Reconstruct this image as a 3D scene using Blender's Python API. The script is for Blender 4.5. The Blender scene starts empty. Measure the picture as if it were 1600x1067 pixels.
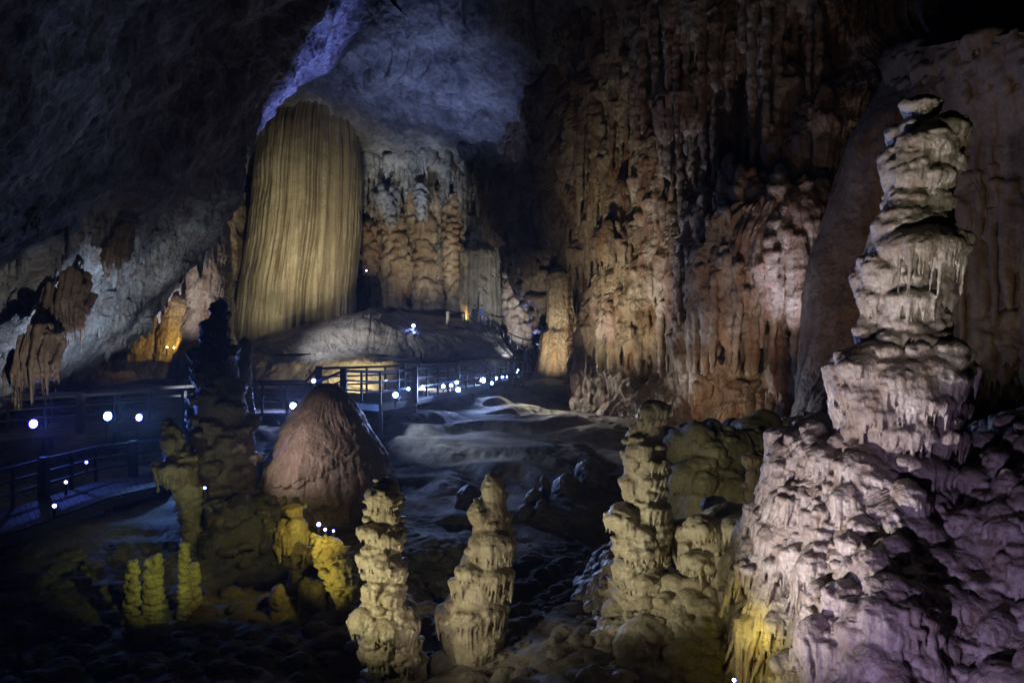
import bpy, math, random
import numpy as np
from mathutils import Vector

# ------------------------------------------------------------------ camera, world, exposure
F = 1150.0                       # focal length in pixels of a 1600 px wide frame
SC = bpy.context.scene
COL = SC.collection
cam_d = bpy.data.cameras.new('camera')
cam_d.sensor_width = 36.0
cam_d.lens = 36.0 * F / 1600.0
cam_d.clip_start = 0.05
cam_d.clip_end = 500.0
cam = bpy.data.objects.new('camera', cam_d)
cam.location = (0, 0, 0)
cam.rotation_euler = (math.radians(90), 0, 0)
COL.objects.link(cam)
SC.camera = cam
W = bpy.data.worlds.new('World')
SC.world = W
W.use_nodes = True
W.node_tree.nodes['Background'].inputs[0].default_value = (0.35, 0.45, 0.9, 1)
W.node_tree.nodes['Background'].inputs[1].default_value = 0.0001
SC.view_settings.view_transform = 'Standard'
SC.view_settings.look = 'None'
SC.view_settings.exposure = -0.25
SC.view_settings.gamma = 1.0
SC.render.engine = 'CYCLES'
SC.cycles.max_bounces = 4
SC.cycles.diffuse_bounces = 1
SC.cycles.glossy_bounces = 2
SC.cycles.volume_bounces = 0
SC.cycles.sample_clamp_indirect = 3.0
SC.cycles.use_denoising = True


def P(px, py, d):
    return ((px - 800.0) / F * d, d, (533.5 - py) / F * d)


WHITE = (0.82, 0.86, 1.0)
BLUE = (0.30, 0.42, 1.0)
DBLUE = (0.10, 0.18, 1.0)
PURP = (0.80, 0.70, 1.0)
WARM = (1.0, 0.86, 0.58)
OLIVE = (1.0, 0.90, 0.58)
YELL = (1.0, 0.80, 0.13)
AMB = (1.0, 0.62, 0.25)
LK = 1.0
HAZE = 0.0007


def spot(pos, tgt, watts, color, angle=60, blend=0.6, radius=0.08):
    l = bpy.data.lights.new('spot_light', 'SPOT')
    l.energy = watts * LK
    l.color = color
    l.spot_size = math.radians(angle)
    l.spot_blend = blend
    l.shadow_soft_size = radius
    o = bpy.data.objects.new('spot_light', l)
    o.location = pos
    o.rotation_euler = (Vector(tgt) - Vector(pos)).to_track_quat('-Z', 'Y').to_euler()
    COL.objects.link(o)
    return o


#LIGHTS
# ceiling/vault and lip, cold lamps at the back of the hall
spot(P(640, 560, 46), P(640, 60, 52), 5200, BLUE, 60, 1.0)
spot(P(600, 470, 50), P(655, 250, 64), 5600, (.75, .85, 1.0), 36, 1.0)
spot(P(600, 500, 48), P(690, 120, 52), 3500, (.45, .55, 1.0), 60, 1.0)
spot(P(560, 575, 46), P(475, 130, 42), 24000, (0.22, 0.28, 1.0), 26, 0.8)
spot(P(405, 470, 50), P(388, 290, 44), 1200, (0.5, 0.5, 1.0), 40, 0.8)
# great column
spot(P(290, 520, 46), P(440, 330, 58), 10500, OLIVE, 50, 0.9)
spot(P(430, 545, 38), P(465, 345, 58), 5500, OLIVE, 34, 0.9)
spot(P(520, 490, 46), P(480, 340, 58), 3600, WARM, 60, 0.9)
spot(P(390, 500, 50), P(410, 440, 56), 700, OLIVE, 90, 0.9)
spot(P(520, 485, 51), P(510, 420, 56), 500, WARM, 90, 0.9)
# bank and mound under the column
spot(P(560, 598, 44), P(530, 575, 49), 1500, (1, .85, .45), 120, 1.0)
spot(P(400, 500, 44), P(600, 525, 54), 4000, (.85, .9, 1), 60, 1.0)
# back hall formations
spot(P(570, 512, 56), P(610, 400, 64), 5200, WARM, 60, 0.9)
spot(P(598, 500, 61), P(590, 450, 64), 5000, YELL, 60, 0.9)
spot(P(690, 520, 56), P(660, 380, 64), 4800, WARM, 60, 0.9)
spot(P(722, 505, 60), P(745, 460, 62.5), 1500, AMB, 60, 0.9)
spot(P(765, 545, 54), P(775, 430, 60), 7000, (.8, .85, 1), 50, 0.9)
spot(P(790, 560, 50), P(800, 500, 56), 2600, WHITE, 50, 0.9)
# left back hall
spot(P(265, 543, 42), P(240, 490, 46.5), 500, (1, .66, .15), 90, 0.9)
spot(P(262, 540, 38), P(300, 440, 44), 1300, (1, .92, .96), 60, 0.9)
# left overhang underside
spot(P(270, 640, 25), P(105, 495, 28), 4200, (.66, .78, 1.0), 60, 1.0)
spot(P(130, 700, 18), P(60, 540, 24), 900, (.9, .85, .75), 60, 1.0)
spot(P(300, 640, 30), P(240, 450, 35), 1100, (.9, .95, 1.0), 60, 1.0)
# right wall
spot(P(830, 640, 30), P(1015, 390, 38), 5200, (1, .86, .58), 60, 1.0)
spot(P(1130, 670, 23), P(1180, 330, 30), 1700, (1, .78, .70), 60, 1.0)
spot(P(1240, 660, 24), P(1225, 400, 27), 3200, (.68, .68, 1.0), 30, 1.0)
spot(P(900, 640, 32), P(1130, 200, 33), 2400, (.62, .66, 1.0), 60, 1.0)
spot(P(850, 600, 42), P(875, 500, 48), 2200, WARM, 60, 1.0)
spot(P(830, 560, 50), P(830, 330, 50), 1000, BLUE, 70, 1.0)
spot(P(1060, 640, 30), P(1140, 245, 33), 5000, (.5, .6, 1.0), 12, 1.0)
spot(P(900, 590, 33), P(965, 470, 38), 900, (.8, .8, 1.0), 30, 1.0)
spot(P(1050, 650, 24), P(1150, 590, 31), 900, (1, .75, .5), 60, 1.0)
# big brown drape
spot(P(1180, 690, 16), P(1310, 420, 22), 330, AMB, 50, 1.0)
spot(P(1520, 640, 15), P(1530, 350, 20), 150, (1, .78, .68), 80, 1.0)
# giant stalagmite
spot((-.2, 7.6, -4.3), P(1400, 600, 9.4), 1750, (1.0, .90, .98), 60, 1.0, .05)
spot((3.0, 4.5, -3.0), P(1420, 300, 9.5), 620, (1.0, .96, .70), 40, 1.0, .05)
spot((1.4, 4.4, -3.4), P(1480, 800, 8.8), 420, (.66, .50, 1.0), 60, 1.0, .05)
spot(P(1150, 1066, 8.6), P(1178, 1010, 9.9), 26, YELL, 80, 1.0, .03)
spot(P(1165, 1010, 9.2), P(1195, 960, 10.2), 20, YELL, 80, 1.0, .03)
spot(P(1475, 655, 12.0), P(1535, 685, 12.8), 40, YELL, 120, 1.0, .03)
spot((1.3, 8.3, -4.2), P(1240, 900, 9.6), 130, (1, .88, .50), 90, 1.0, .05)
# middle right group
spot(P(690, 990, 10), P(1030, 830, 12.8), 640, (1, .95, .68), 50, 1.0, .05)
spot(P(1060, 730, 14), P(1150, 730, 17), 70, (1, .93, .5), 110, 1.0, .05)
# centre stalagmites
spot(P(395, 985, 10.2), P(605, 860, 12), 320, (1, .93, .56), 100, 1.0, .05)
spot(P(600, 1050, 10), P(765, 890, 12.5), 140, (1, .88, .66), 90, 1.0, .05)
# yellow corner
spot(P(540, 800, 13.6), P(455, 840, 16), 200, YELL, 60, 1.0, .03)
spot(P(450, 960, 13.4), P(510, 880, 15), 90, (1, .85, .15), 70, 1.0, .03)
spot(P(340, 850, 12.6), P(255, 885, 15.4), 240, (.88, 1, .18), 34, 1.0, .03)
spot(P(230, 850, 16), P(285, 740, 19), 130, (.95, 1, .6), 50, 1.0, .03)
spot(P(430, 790, 16.3), P(365, 800, 20), 70, (1, .95, .45), 90, 1.0, .05)
# mound
spot(P(320, 690, 18.5), P(470, 705, 21), 520, (1, .84, .78), 60, 1.0, .05)
# stair top
spot(P(775, 530, 54), P(748, 498, 58.6), 500, (.4, .5, 1.0), 30, 1.0)
spot(P(790, 575, 47), P(823, 565, 50.5), 150, (.4, .5, 1.0), 50, 1.0)
# pale ground
spot(P(640, 590, 36), P(820, 665, 33), 8000, (.95, .95, 1.0), 80, 1.0)
spot(P(600, 590, 28), P(690, 690, 28), 1800, (.6, .75, 1.0), 80, 1.0)
spot(P(760, 560, 40), P(900, 650, 36), 3600, (1, .95, .85), 70, 1.0)
spot(P(440, 600, 30), P(420, 660, 30), 700, (.35, .45, 1.0), 110, 1.0)
#ENDLIGHTS

# ------------------------------------------------------------------ noise
_rng = np.random.RandomState(7)
_perm = _rng.permutation(256).astype(np.int32)
_perm = np.concatenate([_perm, _perm])
_g = _rng.normal(size=(256, 3)).astype(np.float32)
_g /= np.linalg.norm(_g, axis=1)[:, None]
_r01 = _rng.rand(4096).astype(np.float32)


def pn(x, y, z, seed=0):
    x = np.asarray(x, np.float32) + seed * 17.13
    y = np.asarray(y, np.float32) + seed * 5.71
    z = np.asarray(z, np.float32) + seed * 9.37
    x, y, z = np.broadcast_arrays(x, y, z)
    xi = np.floor(x); yi = np.floor(y); zi = np.floor(z)
    fx = x - xi; fy = y - yi; fz = z - zi
    xi = xi.astype(np.int32) & 255; yi = yi.astype(np.int32) & 255; zi = zi.astype(np.int32) & 255
    u = fx * fx * fx * (fx * (fx * 6 - 15) + 10)
    v = fy * fy * fy * (fy * (fy * 6 - 15) + 10)
    w = fz * fz * fz * (fz * (fz * 6 - 15) + 10)
    r = 0
    for i in (0, 1):
        a = _perm[(xi + i) & 255]
        wx = u if i else 1 - u
        for j in (0, 1):
            b = _perm[(a + yi + j) & 255]
            wy = (v if j else 1 - v) * wx
            for k in (0, 1):
                g = _g[_perm[(b + zi + k) & 255]]
                wz = (w if k else 1 - w) * wy
                r = r + wz * (g[..., 0] * (fx - i) + g[..., 1] * (fy - j) + g[..., 2] * (fz - k))
    return r * 1.6


def fbm(x, y, z, s, octv=4, seed=0, gain=0.5, ridge=False):
    r = 0; a = 1.0; f = 1.0 / s
    for o in range(octv):
        n = pn(x * f, y * f, z * f, seed + o * 3)
        if ridge:
            n = 1 - 2 * np.abs(n)
        r = r + n * a
        a *= gain; f *= 2.03
    return r


def rnd(i, j, k, seed):
    h = (i * 73856093) ^ (j * 19349663) ^ ((k + seed * 31 + 11) * 83492791)
    return _r01[(h & 0x7fffffff) % 4096]


def caps(u, v, cu, cv, seed=0, drip=0.35, flute=0.25, fill=1.0, dsp=4.2):
    """overlapping flowstone caps: rounded shoulders on top, an undercut edge with drips below. 0..1"""
    z0 = np.zeros_like(u)
    dr = 1 - np.abs(pn(u * (dsp / cu), v * (0.25 / cv), z0, seed + 40))
    dr = dr ** 4
    dr2 = pn(u * (1.7 / cu), z0, v * (.5 / cv), seed + 41)
    ui = np.floor(u / cu).astype(np.int64); vi = np.floor(v / cv).astype(np.int64)
    best = np.zeros_like(u)
    for di in (-1, 0, 1):
        for dj in (-1, 0, 1):
            i = ui + di; j = vi + dj
            uc = (i + .5 + (rnd(i, j, 1, seed) - .5) * .9) * cu
            vc = (j + .5 + (rnd(i, j, 2, seed) - .5) * .9) * cv
            w = cu * (.55 + .5 * rnd(i, j, 3, seed))
            h = cv * (.6 + .7 * rnd(i, j, 4, seed))
            am = (.45 + .55 * rnd(i, j, 5, seed)) * (rnd(i, j, 6, seed) < fill)
            x = np.clip((u - uc) / w, -1, 1)
            vb = vc - .5 * h - drip * cv * dr - .15 * cv * dr2 + .3 * cv * x * x
            y = (v - vb) / h
            top = np.clip(1 - np.clip(y, 0, 1) ** 2, 0, 1) ** .6
            cut = np.clip((y + .05) / .06, 0, 1)
            cut = cut * cut * (3 - 2 * cut)
            e = np.clip(1 - x * x, 0, 1) ** .5
            hgt = am * e * top * cut * (1 - flute * 1.6 * (1 - dr) * np.clip(1 - 1.6 * y, 0, 1))
            best = np.maximum(best, hgt)
    return best


# ------------------------------------------------------------------ mesh helpers
def link_mesh(name, verts, quads, mat, parent=None, smooth=True):
    me = bpy.data.meshes.new(name)
    verts = np.ascontiguousarray(verts, np.float32).reshape(-1, 3)
    quads = np.ascontiguousarray(quads, np.int32).reshape(-1, 4)
    me.vertices.add(len(verts)); me.vertices.foreach_set('co', verts.ravel())
    me.loops.add(quads.size); me.loops.foreach_set('vertex_index', quads.ravel())
    me.polygons.add(len(quads))
    me.polygons.foreach_set('loop_start', np.arange(0, quads.size, 4, dtype=np.int32))
    me.update(calc_edges=True)
    me.polygons.foreach_set('use_smooth', np.full(len(quads), smooth))
    me.materials.append(mat)
    o = bpy.data.objects.new(name, me)
    COL.objects.link(o)
    if parent:
        o.parent = parent
    return o


def grid_quads(nv, nu, wrap=False, base=0):
    a = np.arange(nv * nu).reshape(nv, nu) + base
    if wrap:
        b = np.roll(a, -1, 1)
        q = np.stack([a[:-1], b[:-1], b[1:], a[1:]], -1)
    else:
        q = np.stack([a[:-1, :-1], a[:-1, 1:], a[1:, 1:], a[1:, :-1]], -1)
    return q.reshape(-1, 4)


def tag(o, label=None, cat=None, group=None, kind=None):
    if label: o['label'] = label
    if cat: o['category'] = cat
    if group: o['group'] = group
    if kind: o['kind'] = kind
    return o


def catmull(pts, n):
    """resample control points (k,...) to n along axis 0"""
    pts = np.asarray(pts, np.float64)
    k = len(pts)
    t = np.linspace(0, k - 1, n)
    i = np.clip(np.floor(t).astype(int), 0, k - 2)
    f = (t - i).reshape((-1,) + (1,) * (pts.ndim - 1))
    p0 = pts[np.clip(i - 1, 0, k - 1)]; p1 = pts[i]; p2 = pts[i + 1]; p3 = pts[np.clip(i + 2, 0, k - 1)]
    return .5 * ((2 * p1) + (-p0 + p2) * f + (2 * p0 - 5 * p1 + 4 * p2 - p3) * f * f + (-p0 + 3 * p1 - 3 * p2 + p3) * f ** 3)


def loft(curves, nu, nv):
    rows = np.array([catmull([P(*c) for c in cu], nu) for cu in curves])
    return catmull(rows, nv)


def normals(G, toward=(0, 0, 0)):
    du = np.gradient(G, axis=1); dv = np.gradient(G, axis=0)
    n = np.cross(du, dv)
    n /= np.linalg.norm(n, axis=2)[..., None] + 1e-9
    s = np.sign(np.mean(np.sum(n * (np.array(toward) - G), axis=2)))
    return n * (s if s else 1)


LAST = {}
SAVE = {}


def wallsheet(name, curves, nu, nv, mat, detail, toward=(0, 0, 0)):
    G = loft(curves, nu, nv)
    N = normals(G, toward)
    x, y, z = G[..., 0], G[..., 1], G[..., 2]
    # arc length across, for the flowstone coordinate
    a = G[:, -1, :2].mean(0) - G[:, 0, :2].mean(0)
    a /= np.hypot(*a)
    u = x * a[0] + y * a[1]
    G = detail(G, N, u)
    SAVE['G'] = LAST['G'] = G[::3, ::3]; SAVE['N'] = LAST['N'] = normals(G[::3, ::3], toward)
    return link_mesh(name, G, grid_quads(nv, nu), mat)


def flow(big=(3, 1.2), c1=(2.2, 4.5, .7), c2=(.8, 1.4, .25), c3=(.3, .45, .08), fb=(.9, .15), seed=1, drag=.5, warp=.5, c1fill=.9, vein=0, vk=0.0, rg=None):
    def f(G, N, u):
        x, y, z = (G[..., k].astype(np.float32) for k in range(3))
        uu = u.astype(np.float32)
        z = z + vk * y
        D = big[1] * fbm(x, y, z * .7, big[0], 3, seed) if big else 0
        s1 = c1[0] if c1 else 1.
        wu = uu + warp * s1 * pn(x / s1 / 1.5, y / s1 / 1.5, z / s1 / 1.5, seed + 5)
        wv = z + warp * s1 * pn(x / s1 / 1.2, z / s1 / 1.2, y / s1 / 1.2, seed + 6)
        H = np.zeros_like(x)
        if c1: H = H + c1[2] * caps(wu, wv, c1[0], c1[1], seed + 1, fill=c1fill)
        if c2: H = H + c2[2] * caps(wu, wv, c2[0], c2[1], seed + 2, fill=.85)
        if c3: H = H + c3[2] * caps(wu, wv, c3[0], c3[1], seed + 3, fill=.8)
        if vein: H = H + vein * fbm(uu, y * 0, z * .08, .35, 3, seed + 12, ridge=True)
        if fb: D = D + fb[1] * fbm(x, y, z, fb[0], 4, seed + 9)
        if rg: D = D + rg[1] * fbm(x, y, z, rg[0], 5, seed + 15, ridge=True, gain=.55)
        dn = np.array([0, 0, -1.0])
        return G + N * (D + H)[..., None] + dn * (drag * H)[..., None]
    return f


def body(name, rows, d, mat, res=1.2, c1=None, c2=None, c3=None, fb=(.3, .04), seed=1, drag=.6, shelves=(), flute=None,
         depth=1.0, lean=0, warp=.5, top_close=True, grooves=(), parent=None):
    """a standing or hanging formation from its silhouette rows (py, x_left, x_right) at distance d; round in plan"""
    rows = sorted(rows)
    py = np.array([r[0] for r in rows], float)
    t = np.linspace(0, 1, max(8, int((py[-1] - py[0]) / res)))
    yy = py[0] + (py[-1] - py[0]) * t
    xl = np.interp(yy, py, [r[1] for r in rows]); xr = np.interp(yy, py, [r[2] for r in rows])
    k = max(1, int(4 / res))                       # soften the polyline a little
    ker = np.hanning(2 * k + 3); ker /= ker.sum()
    pad = k + 1
    xl = np.convolve(np.pad(xl, pad, mode='edge'), ker, 'valid'); xr = np.convolve(np.pad(xr, pad, mode='edge'), ker, 'valid')
    z = (533.5 - yy) / F * d
    cx = ((xl + xr) / 2 - 800) / F * d
    r = (xr - xl) / 2 / F * d
    if top_close:
        s = np.clip((yy - yy[0]) / max(1e-3, (rows[1][0] - rows[0][0])), 0, 1)
        r = r * np.sqrt(np.clip(1 - (1 - s) ** 2, 0.0, 1))
    rm = float(np.median(r)) + 1e-3
    nth = int(max(24, min(1400, 2 * math.pi * rm / d * F / res)))
    th = np.linspace(-math.pi, math.pi, nth, endpoint=False) + math.pi / 2 + math.pi   # seam away from the camera
    TH, Z = np.meshgrid(th, z); R = np.repeat(r[:, None], nth, 1).astype(np.float32)
    nx, ny = np.cos(TH), np.sin(TH) * depth
    X0 = cx[:, None] + nx * R; Y0 = d + ny * R + lean * (Z - z[-1])
    x, y, zz = (a.astype(np.float32) for a in (X0, Y0, Z))
    u = ((TH - th[0]) * rm).astype(np.float32)
    cs = c1[0] if c1 else rm
    wu = u + warp * cs * pn(x / cs, y / cs, zz / cs, seed + 5)
    wv = zz + warp * .6 * cs * pn(x / cs, zz / cs, y / cs, seed + 6)
    H = np.zeros_like(x)
    if c1: H += c1[2] * caps(wu, wv, c1[0], c1[1], seed + 1, fill=.95)
    if c2: H += c2[2] * caps(wu, wv, c2[0], c2[1], seed + 2, fill=.85)
    if c3: H += c3[2] * caps(wu, wv, c3[0], c3[1], seed + 3, fill=.8)
    for n_, sh in enumerate(shelves):              # (py, out m, height m, drip m, spacing m)
        ze = (533.5 - sh[0]) / F * d
        dr = (1 - np.abs(pn(u / sh[4], zz * .3, 0 * u, seed + 60 + n_))) ** 3
        vb = ze - sh[3] * dr + .25 * sh[2] * pn(u / (rm * .8), 0 * u, 0 * u, seed + 70 + n_)
        q = (zz - vb)
        H += sh[1] * np.where(q > 0, np.exp(-(q / sh[2]) ** 2), np.exp(-(q / .025 / d * 10) ** 2)) * (.55 + .45 * dr)
    if flute: H += flute[1] * fbm(u, y * 0, zz * flute[2], flute[0], 3, seed + 12, ridge=True)
    D = fb[1] * fbm(x, y, zz, fb[0], 4, seed + 9) if fb else 0
    for f_, w2, dp_ in grooves:                    # deep flutes: (offset across the face, angular width, depth)
        D = D - dp_ * np.exp(-((TH - (2 * math.pi - math.acos(f_)) + .008 * np.sin(Z * .8 + f_ * 9)) / w2) ** 2) * np.clip((z[0] - Z) / 5, 0, 1)
    taper = np.clip(R / (rm * .5), 0, 1)
    D = (D + H) * taper
    G = np.stack([X0 + nx * D, Y0 + ny * D, Z - drag * H * taper], -1)
    n = len(z)
    V = np.concatenate([G.reshape(-1, 3), [[G[0, :, 0].mean(), G[0, :, 1].mean(), G[0, :, 2].mean() + .2 * r[0]]],
                        [[G[-1, :, 0].mean(), G[-1, :, 1].mean(), G[-1, :, 2].mean()]]])
    q = grid_quads(n, nth, True)
    a = np.arange(nth); b = np.roll(a, -1)
    # caps as quads collapsed two by two
    e = a[::2]; f_ = (e + 1) % nth; g_ = (e + 2) % nth
    capt = np.stack([g_, f_, e, np.full_like(e, n * nth)], 1)
    o2 = (n - 1) * nth
    capb = np.stack([e + o2, f_ + o2, g_ + o2, np.full_like(e, n * nth + 1)], 1)
    return link_mesh(name, V, np.concatenate([q, capt, capb]), mat, parent)


# ------------------------------------------------------------------ solid fields for lobed, dripping formations
import openvdb


class Field:
    def __init__(self, lo, hi, vox):
        self.lo = np.array(lo, float); self.v = vox
        self.n = np.maximum(8, np.ceil((np.array(hi) - self.lo) / vox).astype(int))
        self.D = np.full(self.n, 9.0, np.float32)

    def _win(self, lo, hi):
        a = np.clip(np.floor((np.array(lo) - self.lo) / self.v).astype(int), 0, self.n - 1)
        b = np.clip(np.ceil((np.array(hi) - self.lo) / self.v).astype(int) + 1, 0, self.n)
        if np.any(b - a < 2): return None
        g = [(np.arange(a[k], b[k], dtype=np.float32) * self.v + self.lo[k]).astype(np.float32) for k in range(3)]
        return (slice(a[0], b[0]), slice(a[1], b[1]), slice(a[2], b[2])), g[0][:, None, None], g[1][None, :, None], g[2][None, None, :]

    def _put(self, sl, d, k):
        o = self.D[sl]
        h = np.maximum(k - np.abs(o - d), 0) / k
        self.D[sl] = np.minimum(o, d) - h * h * k * .25

    def ell(self, c, r, k=.03, yaw=0.0):
        m = max(r) + k + 3 * self.v
        w = self._win([c[0] - m, c[1] - m, c[2] - r[2] - k - 3 * self.v], [c[0] + m, c[1] + m, c[2] + r[2] + k + 3 * self.v])
        if w is None: return
        sl, x, y, z = w
        x = x - c[0]; y = y - c[1]; z = z - c[2]
        if yaw:
            cs, sn = math.cos(yaw), math.sin(yaw)
            x, y = x * cs + y * sn, y * cs - x * sn
        k0 = np.sqrt((x / r[0]) ** 2 + (y / r[1]) ** 2 + (z / r[2]) ** 2)
        k1 = np.sqrt((x / r[0] ** 2) ** 2 + (y / r[1] ** 2) ** 2 + (z / r[2] ** 2) ** 2) + 1e-6
        self._put(sl, (k0 * (k0 - 1) / k1).astype(np.float32), k)

    def cone(self, a, b, ra, rb, k=.02):
        a = np.array(a, float); b = np.array(b, float)
        m = max(ra, rb) + k + 3 * self.v
        w = self._win(np.minimum(a, b) - m, np.maximum(a, b) + m)
        if w is None: return
        sl, x, y, z = w
        ab = b - a; L2 = float(ab @ ab) + 1e-9
        t = np.clip(((x - a[0]) * ab[0] + (y - a[1]) * ab[1] + (z - a[2]) * ab[2]) / L2, 0, 1)
        d = np.sqrt((x - a[0] - ab[0] * t) ** 2 + (y - a[1] - ab[1] * t) ** 2 + (z - a[2] - ab[2] * t) ** 2) - (ra + (rb - ra) * t)
        self._put(sl, d.astype(np.float32), k)

    def core(self, zs, cx, cy, r, k=.05, lump=.0, seed=0):
        w = self._win(self.lo, self.lo + self.n * self.v)
        sl, x, y, z = w
        o = np.argsort(zs)
        R = np.interp(z.ravel(), zs[o], r[o], left=-1, right=-1).astype(np.float32)[None, None, :]
        C = np.interp(z.ravel(), zs[o], cx[o]).astype(np.float32)[None, None, :]
        self._put(sl, ((np.sqrt((x - C) ** 2 + (y - cy) ** 2) - R) * .85).astype(np.float32), k)

    def mesh(self, rough=(.12, .006), fine=(.03, .002), seed=0, warp=0.0):
        g = openvdb.FloatGrid(3 * self.v)
        g.copyFromArray(np.ascontiguousarray(np.clip(self.D, -3 * self.v, 3 * self.v)), tolerance=0.0)
        g.transform = openvdb.createLinearTransform(voxelSize=self.v)
        p, q = g.convertToQuads()
        p = p.astype(np.float64) + self.lo
        self.D = None
        q = np.asarray(q, np.int64)[:, ::-1]
        e1 = p[q[:, 2]] - p[q[:, 0]]; e2 = p[q[:, 3]] - p[q[:, 1]]
        fn = np.cross(e1, e2)
        vn = np.zeros_like(p)
        for k in range(4):
            for c in range(3): vn[:, c] += np.bincount(q[:, k], fn[:, c], len(p))
        vn /= np.linalg.norm(vn, axis=1)[:, None] + 1e-12
        x, y, z = (p[:, k].astype(np.float32) for k in range(3))
        d = rough[1] * fbm(x, y, z, rough[0], 4, seed) + fine[1] * fbm(x, y, z * .5, fine[0], 2, seed + 7, ridge=True)
        return p + vn * d[:, None], q


def lobe(Fd, rr, c, w, h, out, drip, spacing, k=.03, sub=3, dr=.016, hug=1.0):
    """one flowstone cap at c (world), half width w, half height h, facing 'out', with a fringe of drips"""
    yaw = math.atan2(out[1], out[0]) + math.pi / 2
    dp = w * rr.uniform(.6, .95)
    Fd.ell(c, (w, dp, h), k, yaw)
    for i in range(sub):                                # smaller swellings on the cap
        a = rr.uniform(-1.3, 1.3); e = rr.uniform(-.5, .8)
        ox = math.sin(a); oy = math.cos(a)
        t = np.array([-out[1], out[0]])
        q = np.array([c[0] + t[0] * w * .8 * ox + out[0] * dp * .75 * oy, c[1] + t[1] * w * .8 * ox + out[1] * dp * .75 * oy, c[2] + h * e * .7])
        s_ = rr.uniform(.22, .42) * w
        Fd.ell(q, (s_, s_ * .8, s_ * rr.uniform(.35, .8)), k * .6, yaw + rr.uniform(-.4, .4))
    if drip > 0:
        n = max(3, int(w * 2.6 / spacing))
        t = np.array([-out[1], out[0]])
        for i in range(n):
            a = (i + rr.uniform(.1, .9)) / n * 2.7 - 1.35
            f = rr.uniform(.80, .97)
            px = c[0] + t[0] * w * f * math.sin(a) + out[0] * dp * f * math.cos(a)
            py = c[1] + t[1] * w * f * math.sin(a) + out[1] * dp * f * math.cos(a)
            L = drip * rr.uniform(.15, 1.0) ** 1.2
            r0 = dr * rr.uniform(.8, 2.1)
            z0 = c[2] + h * rr.uniform(-.05, .25)
            inn = rr.uniform(.12, .5) * L * hug
            Fd.cone((px, py, z0), (px - out[0] * inn, py - out[1] * inn, c[2] - h * .55 - L), r0 * 1.5, r0 * .35, k * .7)


def silhouette(rows, d, res=1.5):
    rows = sorted(rows)
    py = np.array([r[0] for r in rows], float)
    yy = np.arange(py[0], py[-1] + res, res)
    xl = np.interp(yy, py, [r[1] for r in rows]); xr = np.interp(yy, py, [r[2] for r in rows])
    return yy, (533.5 - yy) / F * d, ((xl + xr) / 2 - 800) / F * d, (xr - xl) / 2 / F * d


def speleo(name, rows, d, mat, label, cat, group=None, vox=None, core=.80, size=(.35, .75), n=60, drip=.5, spacing=None, lobes=(), seed=1,
           k=.035, flat=(.35, .8), sub=3, rough=None, fine=None, dr=None, hug=.8):
    rr = np.random.RandomState(seed)
    vox = vox or d * .00135
    yy, z, cx, r = silhouette(rows, d)
    sc = d / 10.0
    rm = float(r.max())
    lo = [(cx - r).min() - .35 * rm, d - 1.4 * rm, z.min() - .05]; hi = [(cx + r).max() + .35 * rm, d + 1.15 * rm, z.max() + .25 * rm]
    Fd = Field(lo, hi, vox)
    cap = np.clip((z[0] - z) / (r[min(len(r) - 1, 6)] + 1e-6), .0, 1)
    Fd.core(z, cx, d, r * core * np.sqrt(np.clip(1 - (1 - cap) ** 2, 0, 1)), .05)
    spacing = spacing or .05 * sc
    dr = dr or .015 * sc
    kk = k * sc
    w_ = np.sqrt(r); w_ = np.cumsum(w_) / w_.sum()
    for i in range(n):
        j = int(np.searchsorted(w_, (i + rr.rand()) / n)); j = min(j, len(z) - 1)
        w = min(r[j] * rr.uniform(*size), rm * .7)
        th = -math.pi / 2 + rr.uniform(-1, 1) * (1.9 if i % 4 else 3.14)
        out = np.array([math.cos(th), math.sin(th)])
        rad = max(0.0, r[j] - w * rr.uniform(.62, .8))
        h = w * rr.uniform(*flat)
        if z[j] + h > z[0]: continue
        lobe(Fd, rr, (cx[j] + out[0] * rad, d + out[1] * rad, z[j]), w, h, out, drip * w * rr.uniform(.3, 1), spacing, kk, sub, dr, hug)
    for L in lobes:
        px, pyy, rx, rz, dp = L[:5]
        zz = (533.5 - pyy) / F * d; X = (px - 800) / F * d
        o = np.argsort(z); R = float(np.interp(zz, z[o], r[o])); C = float(np.interp(zz, z[o], cx[o]))
        dx = X - C; yv = math.sqrt(max(R * R - dx * dx, .10 * R * R)) - .45 * rx / F * d
        out = np.array([dx, -max(yv, .1 * R)]); out /= np.hypot(*out)
        lobe(Fd, rr, (X, d - max(yv, 0), zz), rx / F * d, rz / F * d, out, dp / F * d, spacing, kk * .7, 5, dr, hug)
    p, q = Fd.mesh(rough or (.16 * sc, .014 * sc), fine or (.035 * sc, .0042 * sc), seed)
    return tag(link_mesh(name, p, q, M[mat]), label, cat, group)


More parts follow.
